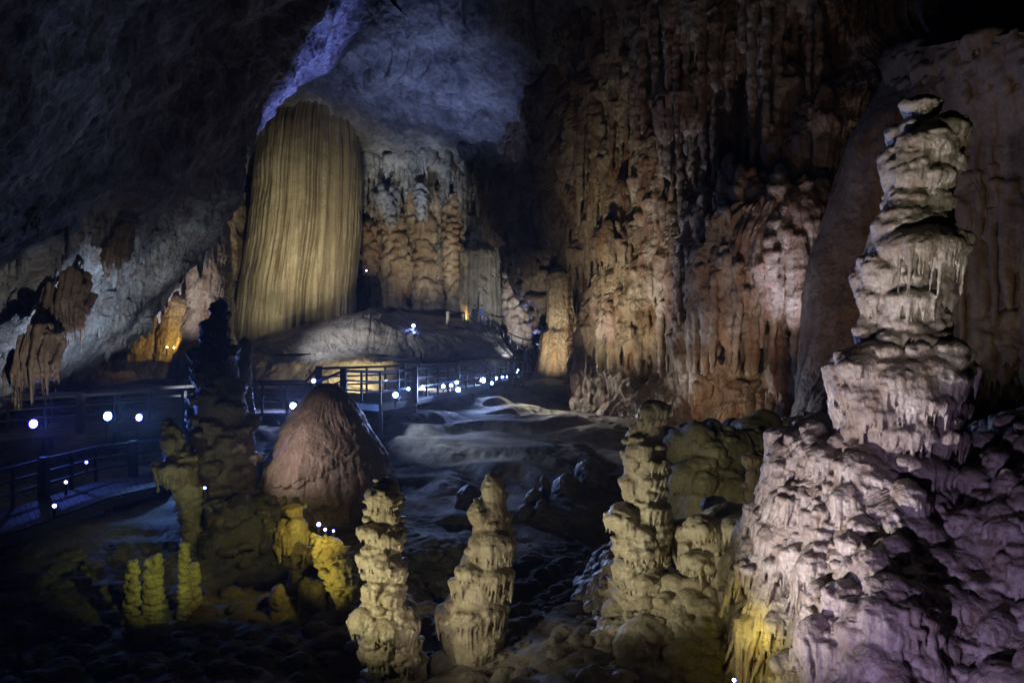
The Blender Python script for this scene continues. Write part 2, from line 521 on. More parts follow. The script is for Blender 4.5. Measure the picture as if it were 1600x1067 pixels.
def encrust(sheet, G, N, count, size, drip, spacing, vox, seed, region, k=.04, flat=(.4, .9), pipes=0, pipe=(.2, .4, 2, 6), sub=3, dr=.02, sink=.35, hug=1.0, rough=(.3, .02), fine=(.06, .004)):
    """lobes, drips and pipes grown on a rock sheet; the result is joined into the sheet's own mesh"""
    rr = np.random.RandomState(seed)
    PX = 800 + G[..., 0] / G[..., 1] * F; PY = 533.5 - G[..., 2] / G[..., 1] * F
    ok = (PX > region[0]) & (PX < region[2]) & (PY > region[1]) & (PY < region[3])
    idx = np.argwhere(ok)
    pts = G[ok]
    pad = size[1] * 2
    lo = pts.min(0) - pad; hi = pts.max(0) + pad
    Fd = Field(lo, hi, vox)
    # spread with respect to real area
    du = np.linalg.norm(np.cross(np.gradient(G, axis=0), np.gradient(G, axis=1)), axis=2)[ok] / np.maximum(G[..., 1][ok], 1) ** .5
    cw = np.cumsum(du); cw /= cw[-1]
    for i in range(count + pipes):
        j = int(np.searchsorted(cw, rr.rand())); j = min(j, len(idx) - 1)
        a, b = idx[j]
        p = G[a, b]; n_ = N[a, b]
        out = n_[:2] / (np.hypot(*n_[:2]) + 1e-6)
        if i < count:
            w = size[0] + (size[1] - size[0]) * rr.rand() ** 2.2
            h = w * rr.uniform(*flat)
            c = p - np.array([out[0], out[1], 0]) * w * sink
            lobe(Fd, rr, c, w, h, out, drip * w * rr.uniform(.3, 1.0), spacing, k, sub, dr, hug)
        else:
            r0 = rr.uniform(pipe[0], pipe[1]); L = rr.uniform(pipe[2], pipe[3])
            c = p - np.array([out[0], out[1], 0]) * r0 * .3
            if region[3] < 650: L = max(.4, min(L, (region[3] - 40 - PY[a, b]) / F * p[1]))
            m_ = int(L / r0) + 1
            q0 = c.copy(); ra = r0
            for s_ in range(m_):
                rb = r0 * (1 - .55 * s_ / m_) * rr.uniform(.7, 1.25)
                q1 = q0 + np.array([rr.uniform(-.12, .12) * r0 + (out[0] * r0 * .35 if hug < 0 else 0), rr.uniform(-.12, .12) * r0 + (out[1] * r0 * .35 if hug < 0 else 0), -r0 * 1.0])
                Fd.cone(q0, q1, ra, rb, k)
                q0, ra = q1, rb
    v, q = Fd.mesh(rough, fine, seed)
    me = sheet.data
    v0 = np.empty(len(me.vertices) * 3, np.float32); me.vertices.foreach_get('co', v0)
    q0 = np.empty(len(me.loops), np.int32); me.loops.foreach_get('vertex_index', q0)
    n0 = len(v0) // 3
    nm = sheet.name; mt = me.materials[0]
    props = {k_: sheet[k_] for k_ in ('label', 'category', 'kind') if k_ in sheet.keys()}
    bpy.data.objects.remove(sheet); bpy.data.meshes.remove(me)
    o = link_mesh(nm, np.concatenate([v0.reshape(-1, 3), v]), np.concatenate([q0.reshape(-1, 4), q + n0]), mt)
    for k_, x in props.items(): o[k_] = x
    return o


# ------------------------------------------------------------------ materials
def rock(name, c1, c2, c3, scale=1.0, rough=.7, streak=.5, bump=.6, bdist=.03, bscale=8.0, spec=.4, vscale=.3):
    m = bpy.data.materials.new(name); m.use_nodes = True
    nt = m.node_tree; N = nt.nodes; L = nt.links
    bs = N['Principled BSDF']
    geo = N.new('ShaderNodeNewGeometry')

    def mapping(s):
        mp = N.new('ShaderNodeMapping'); mp.inputs['Scale'].default_value = s
        L.new(geo.outputs['Position'], mp.inputs['Vector']); return mp.outputs[0]

    def noise(vec, sc, det=6, ro=.6, dist=0.):
        n = N.new('ShaderNodeTexNoise'); n.inputs['Scale'].default_value = sc; n.inputs['Detail'].default_value = det
        n.inputs['Roughness'].default_value = ro; n.inputs['Distortion'].default_value = dist
        L.new(vec, n.inputs['Vector']); return n.outputs['Fac']

    def ramp(fac, a, b):
        r = N.new('ShaderNodeMapRange'); r.inputs['From Min'].default_value = a; r.inputs['From Max'].default_value = b
        L.new(fac, r.inputs['Value']); return r.outputs[0]

    def mix(f, a, b):
        x = N.new('ShaderNodeMix'); x.data_type = 'RGBA'
        L.new(f, x.inputs['Factor'])
        for s, v in (('A', a), ('B', b)):
            sock = [q for q in x.inputs if q.name == s and q.type == 'RGBA'][0]
            if isinstance(v, tuple): sock.default_value = (*v, 1)
            else: L.new(v, sock)
        return [q for q in x.outputs if q.type == 'RGBA'][0]
    iso = mapping((1, 1, 1)); ver = mapping((1, 1, vscale * .35))
    f1 = ramp(noise(iso, .55 * scale, 8, .65, .6), .36, .64)
    f2 = ramp(noise(ver, 2.2 * scale, 6, .6, .4), .45, .68)
    f3 = ramp(noise(iso, 9 * scale, 5, .7), .3, .75)
    c = mix(f1, c1, c2)
    mul = N.new('ShaderNodeMath'); mul.operation = 'MULTIPLY'; mul.inputs[1].default_value = streak
    L.new(f2, mul.inputs[0])
    c = mix(mul.outputs[0], c, c3)
    dk = N.new('ShaderNodeMath'); dk.operation = 'MULTIPLY_ADD'; dk.inputs[1].default_value = .6; dk.inputs[2].default_value = .7
    L.new(f3, dk.inputs[0])
    vm = N.new('ShaderNodeVectorMath'); vm.operation = 'SCALE'
    L.new(c, vm.inputs[0]); L.new(dk.outputs[0], vm.inputs['Scale'])
    L.new(vm.outputs[0], bs.inputs['Base Color'])
    rr = N.new('ShaderNodeMath'); rr.operation = 'MULTIPLY_ADD'; rr.inputs[1].default_value = -.3; rr.inputs[2].default_value = rough + .12
    L.new(f1, rr.inputs[0]); L.new(rr.outputs[0], bs.inputs['Roughness'])
    bs.inputs['Specular IOR Level'].default_value = spec
    bp = N.new('ShaderNodeBump'); bp.inputs['Strength'].default_value = bump; bp.inputs['Distance'].default_value = bdist
    ad = N.new('ShaderNodeMath'); ad.operation = 'ADD'
    L.new(noise(iso, bscale, 6, .68, .3), ad.inputs[0]); L.new(noise(ver, bscale * 1.2, 4, .6), ad.inputs[1])
    L.new(ad.outputs[0], bp.inputs['Height']); L.new(bp.outputs[0], bs.inputs['Normal'])
    return m


def plain(name, c, rough=.6, metal=0., emit=None, estr=0.):
    m = bpy.data.materials.new(name); m.use_nodes = True
    nt = m.node_tree
    bs = nt.nodes['Principled BSDF']
    n = nt.nodes.new('ShaderNodeTexNoise'); n.inputs['Scale'].default_value = 14
    r = nt.nodes.new('ShaderNodeMapRange'); r.inputs['To Min'].default_value = .65; r.inputs['To Max'].default_value = 1.25
    v = nt.nodes.new('ShaderNodeVectorMath'); v.operation = 'SCALE'; v.inputs[0].default_value = c
    nt.links.new(n.outputs['Fac'], r.inputs['Value']); nt.links.new(r.outputs[0], v.inputs['Scale'])
    nt.links.new(v.outputs[0], bs.inputs['Base Color'])
    bs.inputs['Roughness'].default_value = rough; bs.inputs['Metallic'].default_value = metal
    if emit:
        bs.inputs['Emission Color'].default_value = (*emit, 1); bs.inputs['Emission Strength'].default_value = estr
    return m


M = {}
M['vault'] = rock('vault_rock', (.12, .13, .16), (.42, .43, .44), (.13, .10, .08), .55, .8, .6, 1., .16, 1.8, vscale=4.)
M['over'] = rock('overhang_rock', (.11, .115, .13), (.42, .43, .42), (.12, .07, .04), .7, .75, .7, 1., .14, 3.2, vscale=2.)
M['wall'] = rock('wall_rock', (.12, .08, .045), (.33, .28, .22), (.17, .065, .025), .9, .5, .8, 1., .08, 4.5)
M['back'] = rock('back_rock', (.26, .20, .14), (.42, .36, .28), (.22, .11, .05), .7, .6, .7, .8, .08, 3.5)
M['column'] = rock('column_calcite', (.30, .26, .17), (.40, .36, .26), (.13, .09, .06), 1.3, .6, .75, .6, .05, 4.0, vscale=.05)
M['mound'] = rock('mound_calcite', (.20, .145, .115), (.29, .22, .18), (.10, .07, .05), 1.6, .65, .7, .8, .035, 9., vscale=.4)
M['flow'] = rock('flow_calcite', (.26, .23, .20), (.38, .34, .30), (.15, .12, .10), .8, .6, .4, .7, .05, 4.)
M['drape'] = rock('drape_brown', (.17, .11, .075), (.25, .17, .11), (.10, .06, .04), .9, .7, .6, .9, .03, 9., vscale=.3)
M['calcite'] = rock('pale_calcite', (.30, .25, .21), (.50, .45, .40), (.24, .16, .10), 2.2, .38, .7, .9, .015, 20., spec=.55, vscale=.3)
M['calcite2'] = rock('tan_calcite', (.32, .27, .20), (.46, .41, .32), (.24, .17, .10), 2.6, .55, .5, .6, .014, 18., vscale=.3)
M['olive'] = rock('mossy_calcite', (.16, .14, .085), (.27, .25, .17), (.10, .08, .055), 2.0, .7, .5, .8, .02, 14.)
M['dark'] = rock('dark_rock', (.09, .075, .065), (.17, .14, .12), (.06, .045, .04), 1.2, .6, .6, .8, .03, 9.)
M['ground'] = rock('ground_rock', (.12, .105, .095), (.34, .32, .29), (.07, .055, .045), .45, .6, .5, .9, .05, 5., vscale=3.)
M['shaded_wood'] = plain('deck_wood_shaded', (.014, .013, .012), .8)  # lower walkway deck and rails: the corner's shade put into the colour
M['dirt'] = rock('floor_rock', (.075, .06, .045), (.30, .275, .24), (.05, .04, .03), .35, .88, .5, .9, .04, 7., spec=.25, vscale=3.)
M['hang'] = rock('hanging_brown', (.20, .14, .10), (.34, .26, .19), (.11, .07, .045), 1.4, .65, .6, .8, .04, 7., vscale=.2)
M['wood'] = plain('deck_wood', (.045, .04, .036), .75)
M['steel'] = plain('rail_steel', (.07, .07, .08), .4, .4)
M['black'] = plain('lamp_housing', (.03, .03, .035), .5)
M['lensb'] = plain('lamp_lens_blue', (.6, .6, .9), .3, 0, (.12, .20, 1.0), 55)
M['lensw'] = plain('lamp_lens_white', (.8, .8, .9), .3, 0, (.18, .34, 1.0), 75)
M['tread'] = plain('stair_tread', (.45, .45, .48), .5)
M['rail'] = plain('rail_paint', (.025, .025, .03), .5)
M['rimb'] = plain('lamp_rim_violet', (.2, .1, .9), .3, 0, (.22, .08, 1.0), 2.5)
M['lensy'] = plain('lamp_lens_yellow', (.8, .7, .3), .3, 0, (1.0, .8, .2), 12)
M['cloth1'] = plain('dark_jacket', (.03, .035, .06), .8)
M['skin'] = plain('skin', (.5, .32, .24), .5)
M['hair'] = plain('hair', (.02, .015, .012), .6)


def struct(o):
    return tag(o, kind='structure')


# ------------------------------------------------------------------ the rock shell
#SHELL
# floor: height field through control points
ctl = np.array([P(*c) for c in [
    (700, 650, 33), (850, 638, 39), (950, 650, 35), (620, 665, 29), (760, 695, 28), (650, 740, 24.5), (900, 700, 28), (740, 620, 38), (790, 600, 46),
    (900, 605, 48), (1000, 640, 41), (1150, 635, 36), (1260, 630, 30), (820, 600, 52), (840, 780, 21), (900, 850, 18), (850, 950, 15.5), (800, 1060, 12),
    (560, 800, 22), (430, 700, 27), (450, 650, 30), (400, 615, 40), (300, 600, 44), (150, 600, 44), (100, 820, 24), (-100, 700, 40), (520, 640, 31), (600, 640, 31),
    (300, 860, 20), (250, 1000, 16), (50, 1050, 14), (450, 990, 15), (560, 1040, 13), (650, 1060, 12.5), (300, 1050, 12), (1050, 900, 19),
    (1100, 830, 22), (1200, 760, 24), (1300, 700, 28), (1500, 720, 24), (1700, 700, 20), (1000, 1060, 11), (640, 565, 60), (700, 540, 64), (400, 580, 56)]])
nx_, ny_ = 900, 1250
gx = np.linspace(-34, 26, nx_)
gy = 6 + 64 * np.linspace(0, 1, ny_) ** 1.5
GX, GY = np.meshgrid(gx, gy)
num = 0; den = 0
for c in ctl:
    w_ = 1.0 / (((GX - c[0]) ** 2 + (GY - c[1]) ** 2) + 4.0) ** 1.6
    num = num + w_ * c[2]; den = den + w_
GZ = num / den
GZ += .45 * fbm(GX, GY, 0 * GX, 7, 3, 3) + .11 * fbm(GX, GY, 0 * GX, 1.9, 5, 4) + .02 * fbm(GX, GY, 0 * GX, .5, 3, 14) + .10 * fbm(GX * .4, GY, 0 * GX, 2.6, 3, 8)
near = np.clip((24 - GY) / 8, 0, 1)
GZ += near * .12 * fbm(GX, GY, 0 * GX, .9, 4, 5)
# shallow steps of old rimstone
st = np.clip(1 - near, 0, 1)
GZ = GZ + st * .10 * np.sin((GZ + .3 * pn(GX / 3, GY / 3, 0 * GX, 9)) * 2 * math.pi / .5)
GG = np.stack([GX, GY, GZ], -1)
o = struct(link_mesh('cave_floor', GG, grid_quads(ny_, nx_), M['ground']))
sub_ = GG[(gy > 9) & (gy < 21)][::5, ::4]
sub_ = sub_[:, (sub_[0, :, 0] > -13) & (sub_[0, :, 0] < 5)]
encrust(o, sub_, np.tile(np.array([.1, -.5, .85]), sub_.shape[:2] + (1,)), 800, (.05, .38), .5, .08, .026, 774, (-100, 850, 1200, 1150), k=.07, flat=(.35, .8), dr=.025, sink=.1, rough=(.25, .03), fine=(.06, .006))
o = bpy.data.objects['cave_floor']
o.data.materials[0] = M['dirt']

# back vault and the wall of the far hall
o = struct(wallsheet('back_vault', [
    [(200, -260, 34), (450, -260, 34), (650, -260, 33), (800, -260, 32), (1000, -260, 31)],
    [(200, -80, 40), (450, -90, 42), (650, -80, 41), (800, -60, 40), (1000, -40, 38)],
    [(230, 60, 47), (450, 60, 50), (620, 70, 49), (780, 90, 47), (950, 120, 45)],
    [(250, 160, 55), (450, 165, 58), (600, 175, 57), (740, 185, 55), (950, 200, 50)],
    [(260, 240, 60), (450, 240, 65), (600, 245, 65), (740, 250, 62), (950, 260, 54)],
    [(260, 275, 63), (450, 285, 69), (600, 283, 70), (740, 285, 66), (950, 290, 58)],
    [(260, 360, 62), (450, 360, 69), (600, 350, 71), (740, 360, 67), (950, 360, 60)],
    [(260, 480, 61), (450, 480, 68), (600, 480, 69), (740, 480, 65), (950, 480, 60)],
    [(260, 640, 60), (450, 600, 66), (600, 600, 66), (740, 600, 63), (950, 600, 60)]],
    620, 620, M['vault'], flow((9, 1.6), (7, 2.5, .4), None, None, (2.5, .3), 21, .1, .8, .5, rg=(5, .45))))

encrust(o, LAST['G'], LAST['N'], 260, (.3, 1.5), 2.2, .35, .08, 775, (540, 235, 780, 420), k=.2, flat=(.5, 1.3), pipes=90, pipe=(.15, .5, 1.5, 5), dr=.10, rough=(.6, .07), fine=(.2, .02))

# overhanging ceiling on the left; last two curves are its back, behind the lip
struct(wallsheet('ceiling_overhang', [
    [(-900, 300, 5), (-500, 100, 6), (-150, -150, 7), (50, -300, 8), (250, -400, 9), (500, -500, 11), (700, -600, 14), (900, -700, 17), (1100, -800, 20)],
    [(-500, 420, 13), (-180, 330, 14), (0, 230, 15), (110, 120, 17), (200, 20, 19), (330, -90, 20), (450, -160, 23), (560, -260, 26), (760, -380, 29)],
    [(-300, 560, 20), (-60, 460, 21), (60, 400, 24), (160, 320, 26), (240, 250, 28), (300, 140, 29), (370, 40, 31), (470, -40, 34), (640, -160, 37)],
    [(-220, 650, 23), (-20, 545, 25), (95, 490, 29), (185, 420, 32), (262, 355, 34), (335, 235, 35), (392, 105, 36), (495, 10, 38), (655, -120, 41)],
    [(-160, 740, 25), (0, 612, 28), (110, 552, 32), (215, 488, 36), (290, 410, 37), (350, 314, 38), (388, 195, 39), (468, 92, 40), (605, -30, 43)],
    [(-150, 735, 28), (10, 600, 32), (120, 542, 36), (222, 480, 40), (300, 400, 42), (366, 305, 42), (390, 236, 42), (470, 128, 44), (640, 30, 46)],
    [(-150, 560, 33), (10, 500, 38), (120, 440, 42), (222, 380, 46), (300, 300, 48), (360, 230, 47), (410, 170, 46), (500, 80, 47), (660, 0, 49)]],
    760, 760, M['over'], flow((7, .8), None, None, None, (1.8, .16), 33, .1, .8, .5, rg=(2.6, .24))))

encrust(bpy.data.objects['ceiling_overhang'], LAST['G'], LAST['N'], 170, (.06, .5), 1.5, .10, .034, 779, (-20, 330, 350, 560), k=.08, flat=(.3, .8), pipes=70, pipe=(.04, .13, .25, 1.2), dr=.03, sink=.45)

# left back wall
struct(wallsheet('left_back_wall', [
    [(-300, 300, 48), (60, 300, 52), (200, 300, 54), (330, 300, 58), (420, 300, 70)],
    [(-300, 420, 46), (60, 420, 50), (200, 420, 52), (330, 420, 55), (420, 420, 70)],
    [(-300, 520, 44), (60, 520, 48), (200, 520, 50), (330, 520, 54), (420, 520, 70)],
    [(-300, 640, 43), (60, 640, 46), (200, 640, 48), (330, 640, 53), (420, 640, 70)]],
    460, 260, M['back'], flow((4, .6), (1.8, 5, .8), (.7, 2.0, .3), (.3, .7, .1), (.8, .15), 44, .3)))

# right wall of the hall
o = struct(wallsheet('right_wall', [
    [(700, -300, 46), (820, -300, 40), (960, -300, 34), (1120, -300, 29), (1300, -300, 25), (1500, -300, 23)],
    [(745, -80, 56), (850, -80, 47), (960, -80, 39), (1120, -80, 32), (1300, -80, 28), (1500, -80, 26)],
    [(755, 100, 60), (850, 100, 49), (960, 100, 40), (1120, 100, 33), (1300, 100, 29), (1500, 100, 27)],
    [(775, 250, 63), (860, 250, 50), (965, 250, 39.5), (1120, 240, 33), (1280, 240, 29), (1500, 240, 27)],
    [(790, 350, 63), (860, 350, 50.5), (965, 360, 40), (1110, 330, 31.5), (1250, 330, 28), (1500, 330, 27)],
    [(870, 420, 61), (895, 420, 50.5), (965, 430, 40), (1110, 400, 31.3), (1250, 400, 28), (1500, 400, 27)],
    [(900, 500, 60), (905, 500, 50), (970, 500, 39), (1120, 480, 31.8), (1260, 480, 28.4), (1500, 480, 28)],
    [(905, 580, 58), (900, 600, 48), (970, 600, 37.5), (1120, 590, 31.5), (1260, 600, 28.2), (1500, 600, 28)],
    [(910, 680, 56), (890, 700, 44), (960, 700, 34), (1120, 690, 30), (1260, 690, 27), (1500, 690, 26)]],
    1100, 1000, M['wall'], flow((5.5, 1.5), (1.9, 5.0, 1.5), (.8, 1.9, .6), (.32, .7, .16), (1.0, .22), 55, .45, .3, .95)))

encrust(o, LAST['G'], LAST['N'], 640, (.14, .70), 2.8, .20, .05, 773, (900, -40, 1300, 620), k=.13, flat=(.9, 3.2), pipes=620, pipe=(.07, .26, 1.5, 7), dr=.07, sub=3, rough=(.5, .05), fine=(.14, .012))

# brown drape and the bulk behind the giant stalagmite
o = wallsheet('brown_flowstone_drape', [
    [(1480, 60, 30), (1420, 70, 26), (1440, 75, 22), (1520, 60, 19), (1650, 40, 17), (1900, 0, 15)],
    [(1430, 130, 29), (1385, 140, 25), (1420, 130, 22), (1520, 120, 19), (1650, 110, 17), (1900, 90, 15)],
    [(1350, 240, 28), (1325, 240, 24.5), (1370, 220, 22), (1500, 220, 20), (1650, 220, 18), (1900, 220, 16)],
    [(1320, 360, 28), (1285, 360, 24), (1345, 350, 22), (1420, 360, 21.5), (1600, 350, 19), (1900, 350, 17)],
    [(1300, 470, 28), (1266, 480, 23.5), (1330, 480, 21.5), (1430, 480, 21.5), (1600, 470, 19), (1900, 470, 17)],
    [(1290, 560, 28), (1255, 570, 23), (1325, 580, 21), (1440, 575, 21), (1600, 560, 19), (1900, 560, 17)],
    [(1290, 600, 28), (1248, 640, 22.5), (1320, 660, 20.5), (1430, 600, 23), (1600, 590, 22), (1900, 590, 20)],
    [(1290, 700, 28), (1240, 700, 22), (1320, 720, 20), (1430, 600, 27), (1600, 590, 27), (1900, 590, 25)]],
    620, 620, M['drape'], flow((4, .35), (2.4, 7, .25), None, None, (.8, .06), 66, .3, .3, .8, .02, rg=(.5, .02)))
tag(o, 'smooth brown flowstone drape rising behind the giant pale stalagmite', 'flowstone')
o = encrust(o, LAST['G'], LAST['N'], 90, (.12, .7), 1.6, .14, .035, 776, (1390, -30, 1640, 135), k=.12, flat=(.5, 1.2), pipes=30, pipe=(.06, .2, .6, 2), dr=.04, sink=.5)
encrust(o, SAVE['G'], SAVE['N'], 110, (.10, .5), 2.2, .12, .032, 777, (1470, 260, 1640, 600), k=.12, flat=(.6, 1.8), pipes=70, pipe=(.05, .2, .8, 3), dr=.035, sink=.55)

# foreground massif under the giant stalagmite
o = wallsheet('flowstone_massif', [
    [(1260, 720, 16), (1290, 700, 14), (1350, 700, 12.5), (1420, 700, 12), (1490, 690, 12), (1580, 670, 12), (1700, 640, 12), (1900, 600, 11)],
    [(1240, 740, 14), (1250, 690, 11), (1330, 700, 10), (1400, 715, 9.8), (1475, 715, 10.2), (1560, 680, 10), (1700, 650, 9.5), (1900, 620, 9)],
    [(1230, 780, 14), (1232, 760, 10.8), (1320, 770, 9.4), (1400, 780, 8.9), (1490, 770, 9.3), (1580, 750, 8.9), (1700, 740, 8.5), (1900, 720, 8)],
    [(1200, 850, 14), (1190, 840, 11), (1290, 850, 9.3), (1390, 860, 8.2), (1500, 860, 8.5), (1600, 850, 8.1), (1750, 850, 7.6), (1900, 850, 7)],
    [(1190, 930, 14), (1172, 920, 10.8), (1260, 930, 9.3), (1380, 940, 7.8), (1500, 950, 7.8), (1620, 950, 7.5), (1750, 950, 7), (1900, 950, 6.4)],
    [(1200, 1010, 14), (1180, 1000, 10.6), (1250, 1010, 9.0), (1370, 1030, 7.5), (1500, 1040, 7.4), (1620, 1040, 7), (1750, 1040, 6.5), (1900, 1040, 6)],
    [(1200, 1120, 14), (1185, 1120, 10.4), (1240, 1120, 8.6), (1360, 1130, 7.2), (1500, 1140, 7), (1620, 1140, 6.6), (1750, 1140, 6), (1900, 1140, 5.5)],
    [(1150, 1400, 13), (1150, 1400, 10), (1230, 1400, 8.2), (1350, 1400, 6.8), (1500, 1400, 6.5), (1620, 1400, 6), (1750, 1400, 5.5), (1900, 1400, 5)]],
    1000, 900, M['calcite'], flow((1.6, .30), (.80, .90, .30), (.30, .40, .09), None, (.3, .05), 77, .7, .3, .95, 0, .3))
tag(o, 'wide mass of layered pale flowstone under the giant stalagmite', 'flowstone')
encrust(o, LAST['G'], LAST['N'], 1300, (.05, .30), 3.2, .045, .0145, 771, (1150, 660, 1720, 1120), k=.03, dr=.018, flat=(.35, 1.1), sink=.45, hug=-.7, pipes=900, pipe=(.016, .05, .2, .9), rough=(.12, .013), fine=(.03, .0042))

# slope under the middle right group
o = wallsheet('flowstone_slope', [
    [(860, 900, 19), (960, 870, 18), (1060, 840, 17), (1180, 800, 17), (1300, 780, 17)],
    [(900, 930, 15), (970, 890, 14.5), (1060, 870, 14), (1160, 860, 14), (1300, 860, 13)],
    [(900, 990, 13.5), (980, 960, 12.8), (1080, 950, 12.2), (1180, 950, 12), (1300, 950, 11.5)],
    [(880, 1070, 12), (980, 1050, 11.5), (1090, 1050, 11), (1180, 1060, 11), (1300, 1060, 10)],
    [(860, 1300, 10), (980, 1300, 9.5), (1090, 1300, 9), (1180, 1300, 9), (1300, 1300, 9)]],
    560, 460, M['calcite2'], flow((1.6, .3), (.8, .9, .25), (.25, .35, .08), (.1, .14, .03), (.4, .06), 88, .5, .5, .9))
tag(o, 'dim tan flowstone slope at the foot of the middle stalagmite', 'flowstone')
encrust(o, LAST['G'], LAST['N'], 420, (.07, .36), 2.0, .06, .02, 772, (900, 840, 1220, 1090), k=.05, dr=.02, rough=(.15, .012), fine=(.04, .003))

o = wallsheet('mossy_rock_bank', [
    [(980, 700, 24), (1080, 690, 24), (1180, 680, 24), (1300, 670, 24)],
    [(1030, 700, 19), (1100, 680, 18.5), (1180, 670, 18.5), (1300, 660, 19)],
    [(1030, 760, 17.5), (1100, 740, 17), (1180, 740, 17), (1300, 740, 17)],
    [(1030, 830, 17), (1100, 820, 16.5), (1180, 820, 16), (1300, 820, 16)],
    [(1000, 960, 17), (1100, 960, 16), (1180, 960, 16), (1300, 960, 16)]],
    360, 360, M['olive'], flow((1.6, .3), (.9, 1.2, .2), (.3, .4, .06), None, (.5, .08), 99, .4))
tag(o, 'olive green rock bank behind the middle right stalagmite', 'rock')
encrust(o, LAST['G'], LAST['N'], 130, (.08, .5), 1.6, .10, .026, 778, (1035, 665, 1240, 800), k=.08, flat=(.4, 1.2), pipes=40, pipe=(.04, .12, .3, 1.2), dr=.03, sink=.4)
#ENDSHELL

# ------------------------------------------------------------------ formations
#FORM
def form(name, rows, d, mat, label, cat, group=None, **k):
    o = body(name, rows, d, M[mat], **k)
    return tag(o, label, cat, group)


speleo('giant_stalagmite', [(152, 1425, 1440), (158, 1410, 1455), (172, 1406, 1460), (184, 1414, 1458), (192, 1405, 1488), (208, 1394, 1500), (232, 1388, 1494), (252, 1378, 1488),
    (275, 1376, 1490), (300, 1384, 1478), (335, 1378, 1470), (352, 1366, 1472), (362, 1360, 1480), (385, 1352, 1484), (425, 1342, 1478), (445, 1340, 1470), (500, 1356, 1466),
    (520, 1354, 1470), (534, 1344, 1476), (546, 1336, 1486), (566, 1300, 1500), (600, 1298, 1498), (640, 1308, 1488), (690, 1316, 1480), (740, 1306, 1484), (800, 1290, 1500), (840, 1280, 1500)],
    9.8, 'calcite', 'tallest pale stalagmite of stacked dripping tiers', 'stalagmite', core=.92, size=(.14, .38), n=210, drip=1.5, seed=101, sub=3, dr=.020, hug=.55, spacing=.05, flat=(.5, 1.3), k=.06,
    lobes=((1434, 170, 25, 17, 10), (1462, 212, 36, 24, 8), (1425, 232, 38, 22, 10), (1468, 262, 26, 16, 12), (1402, 276, 28, 26, 6), (1440, 286, 26, 15, 16), (1405, 318, 24, 20, 6), (1450, 322, 28, 20, 12),
           (1376, 360, 13, 10, 4), (1400, 352, 26, 10, 4), (1420, 392, 66, 34, 60), (1478, 378, 26, 15, 26), (1350, 420, 14, 22, 10), (1352, 470, 16, 14, 34), (1400, 470, 40, 14, 50), (1452, 468, 24, 14, 46),
           (1388, 512, 22, 14, 18), (1432, 528, 22, 10, 12), (1355, 548, 32, 15, 14), (1315, 572, 25, 20, 18), (1398, 548, 20, 14, 30), (1450, 554, 50, 24, 10), (1486, 580, 22, 20, 40), (1360, 590, 24, 22, 34),
           (1312, 612, 22, 18, 30), (1440, 592, 34, 16, 34), (1402, 622, 36, 18, 40), (1340, 640, 30, 20, 40), (1474, 632, 22, 14, 44), (1380, 668, 40, 20, 50), (1440, 672, 34, 20, 44), (1330, 700, 30, 22, 40), (1392, 345, 28, 30, 20), (1440, 350, 26, 26, 12), (1382, 505, 30, 32, 24), (1440, 512, 28, 30, 24), (1345, 520, 18, 26, 16), (1405, 255, 22, 26, 14), (1445, 242, 22, 28, 10), (1400, 720, 44, 22, 50), (1460, 715, 30, 18, 40), (1372, 530, 22, 14, 16), (1460, 540, 20, 14, 16), (1470, 350, 14, 10, 12)))

speleo('stalagmite', [(625, 1008, 1030), (640, 996, 1045), (665, 992, 1046), (690, 974, 1043), (740, 966, 1042), (785, 975, 1038), (800, 948, 1044), (830, 948, 1048), (860, 960, 1046), (900, 962, 1046), (940, 956, 1050), (1010, 940, 1070)],
    13.2, 'calcite2', 'slender tiered stalagmite left of the giant one, behind the slope', 'stalagmite', core=.76, n=110, size=(.22, .5), drip=.7, seed=111,
    lobes=((1020, 640, 24, 16, 20), (995, 700, 22, 14, 16), (1020, 720, 26, 10, 16), (966, 806, 26, 20, 14), (972, 845, 22, 18, 18), (975, 885, 24, 18, 24), (1010, 940, 40, 20, 30), (962, 950, 26, 20, 20), (1018, 792, 26, 12, 20), (1000, 850, 34, 14, 20), (1010, 900, 34, 16, 34)))
speleo('flowstone_ledge', [(784, 1090, 1190), (792, 1066, 1222), (812, 1052, 1240), (850, 1050, 1244), (885, 1060, 1236), (920, 1070, 1226), (1000, 1060, 1220)],
    13.0, 'calcite2', 'broad lumpy ledge fringed with short drips, right of the slender stalagmite', 'flowstone', core=.8, n=90, size=(.15, .36), drip=1.0, seed=121,
    lobes=((1085, 812, 32, 22, 12), (1220, 812, 26, 20, 16), (1216, 866, 24, 16, 36), (1135, 806, 38, 18, 14), (1185, 815, 28, 18, 14), (1080, 860, 30, 14, 44), (1130, 862, 36, 16, 40), (1182, 868, 26, 16, 36)))
speleo('stalagmite', [(702, 1168, 1182), (710, 1158, 1192), (722, 1156, 1194), (735, 1164, 1190), (790, 1160, 1196), (830, 1150, 1210)],
    15.5, 'mound', 'small round-topped stalagmite standing on the olive bank', 'stalagmite', core=.85, n=14, seed=131, lobes=((1175, 720, 19, 12, 14),))
speleo('stalagmite', [(655, 1238, 1260), (668, 1232, 1290), (700, 1232, 1310), (760, 1230, 1320), (840, 1240, 1310), (880, 1230, 1310)],
    11.4, 'calcite', 'stubby pale stalagmite leaning on the left flank of the giant one', 'stalagmite', core=.78, n=90, size=(.2, .45), drip=.9, seed=141)
speleo('stalagmite', [(660, 1500, 1530), (668, 1485, 1560), (690, 1480, 1580), (730, 1480, 1585), (800, 1480, 1590)],
    12.6, 'calcite2', 'squat stump lit yellow on the shelf right of the giant stalagmite', 'stalagmite', n=30, seed=151)

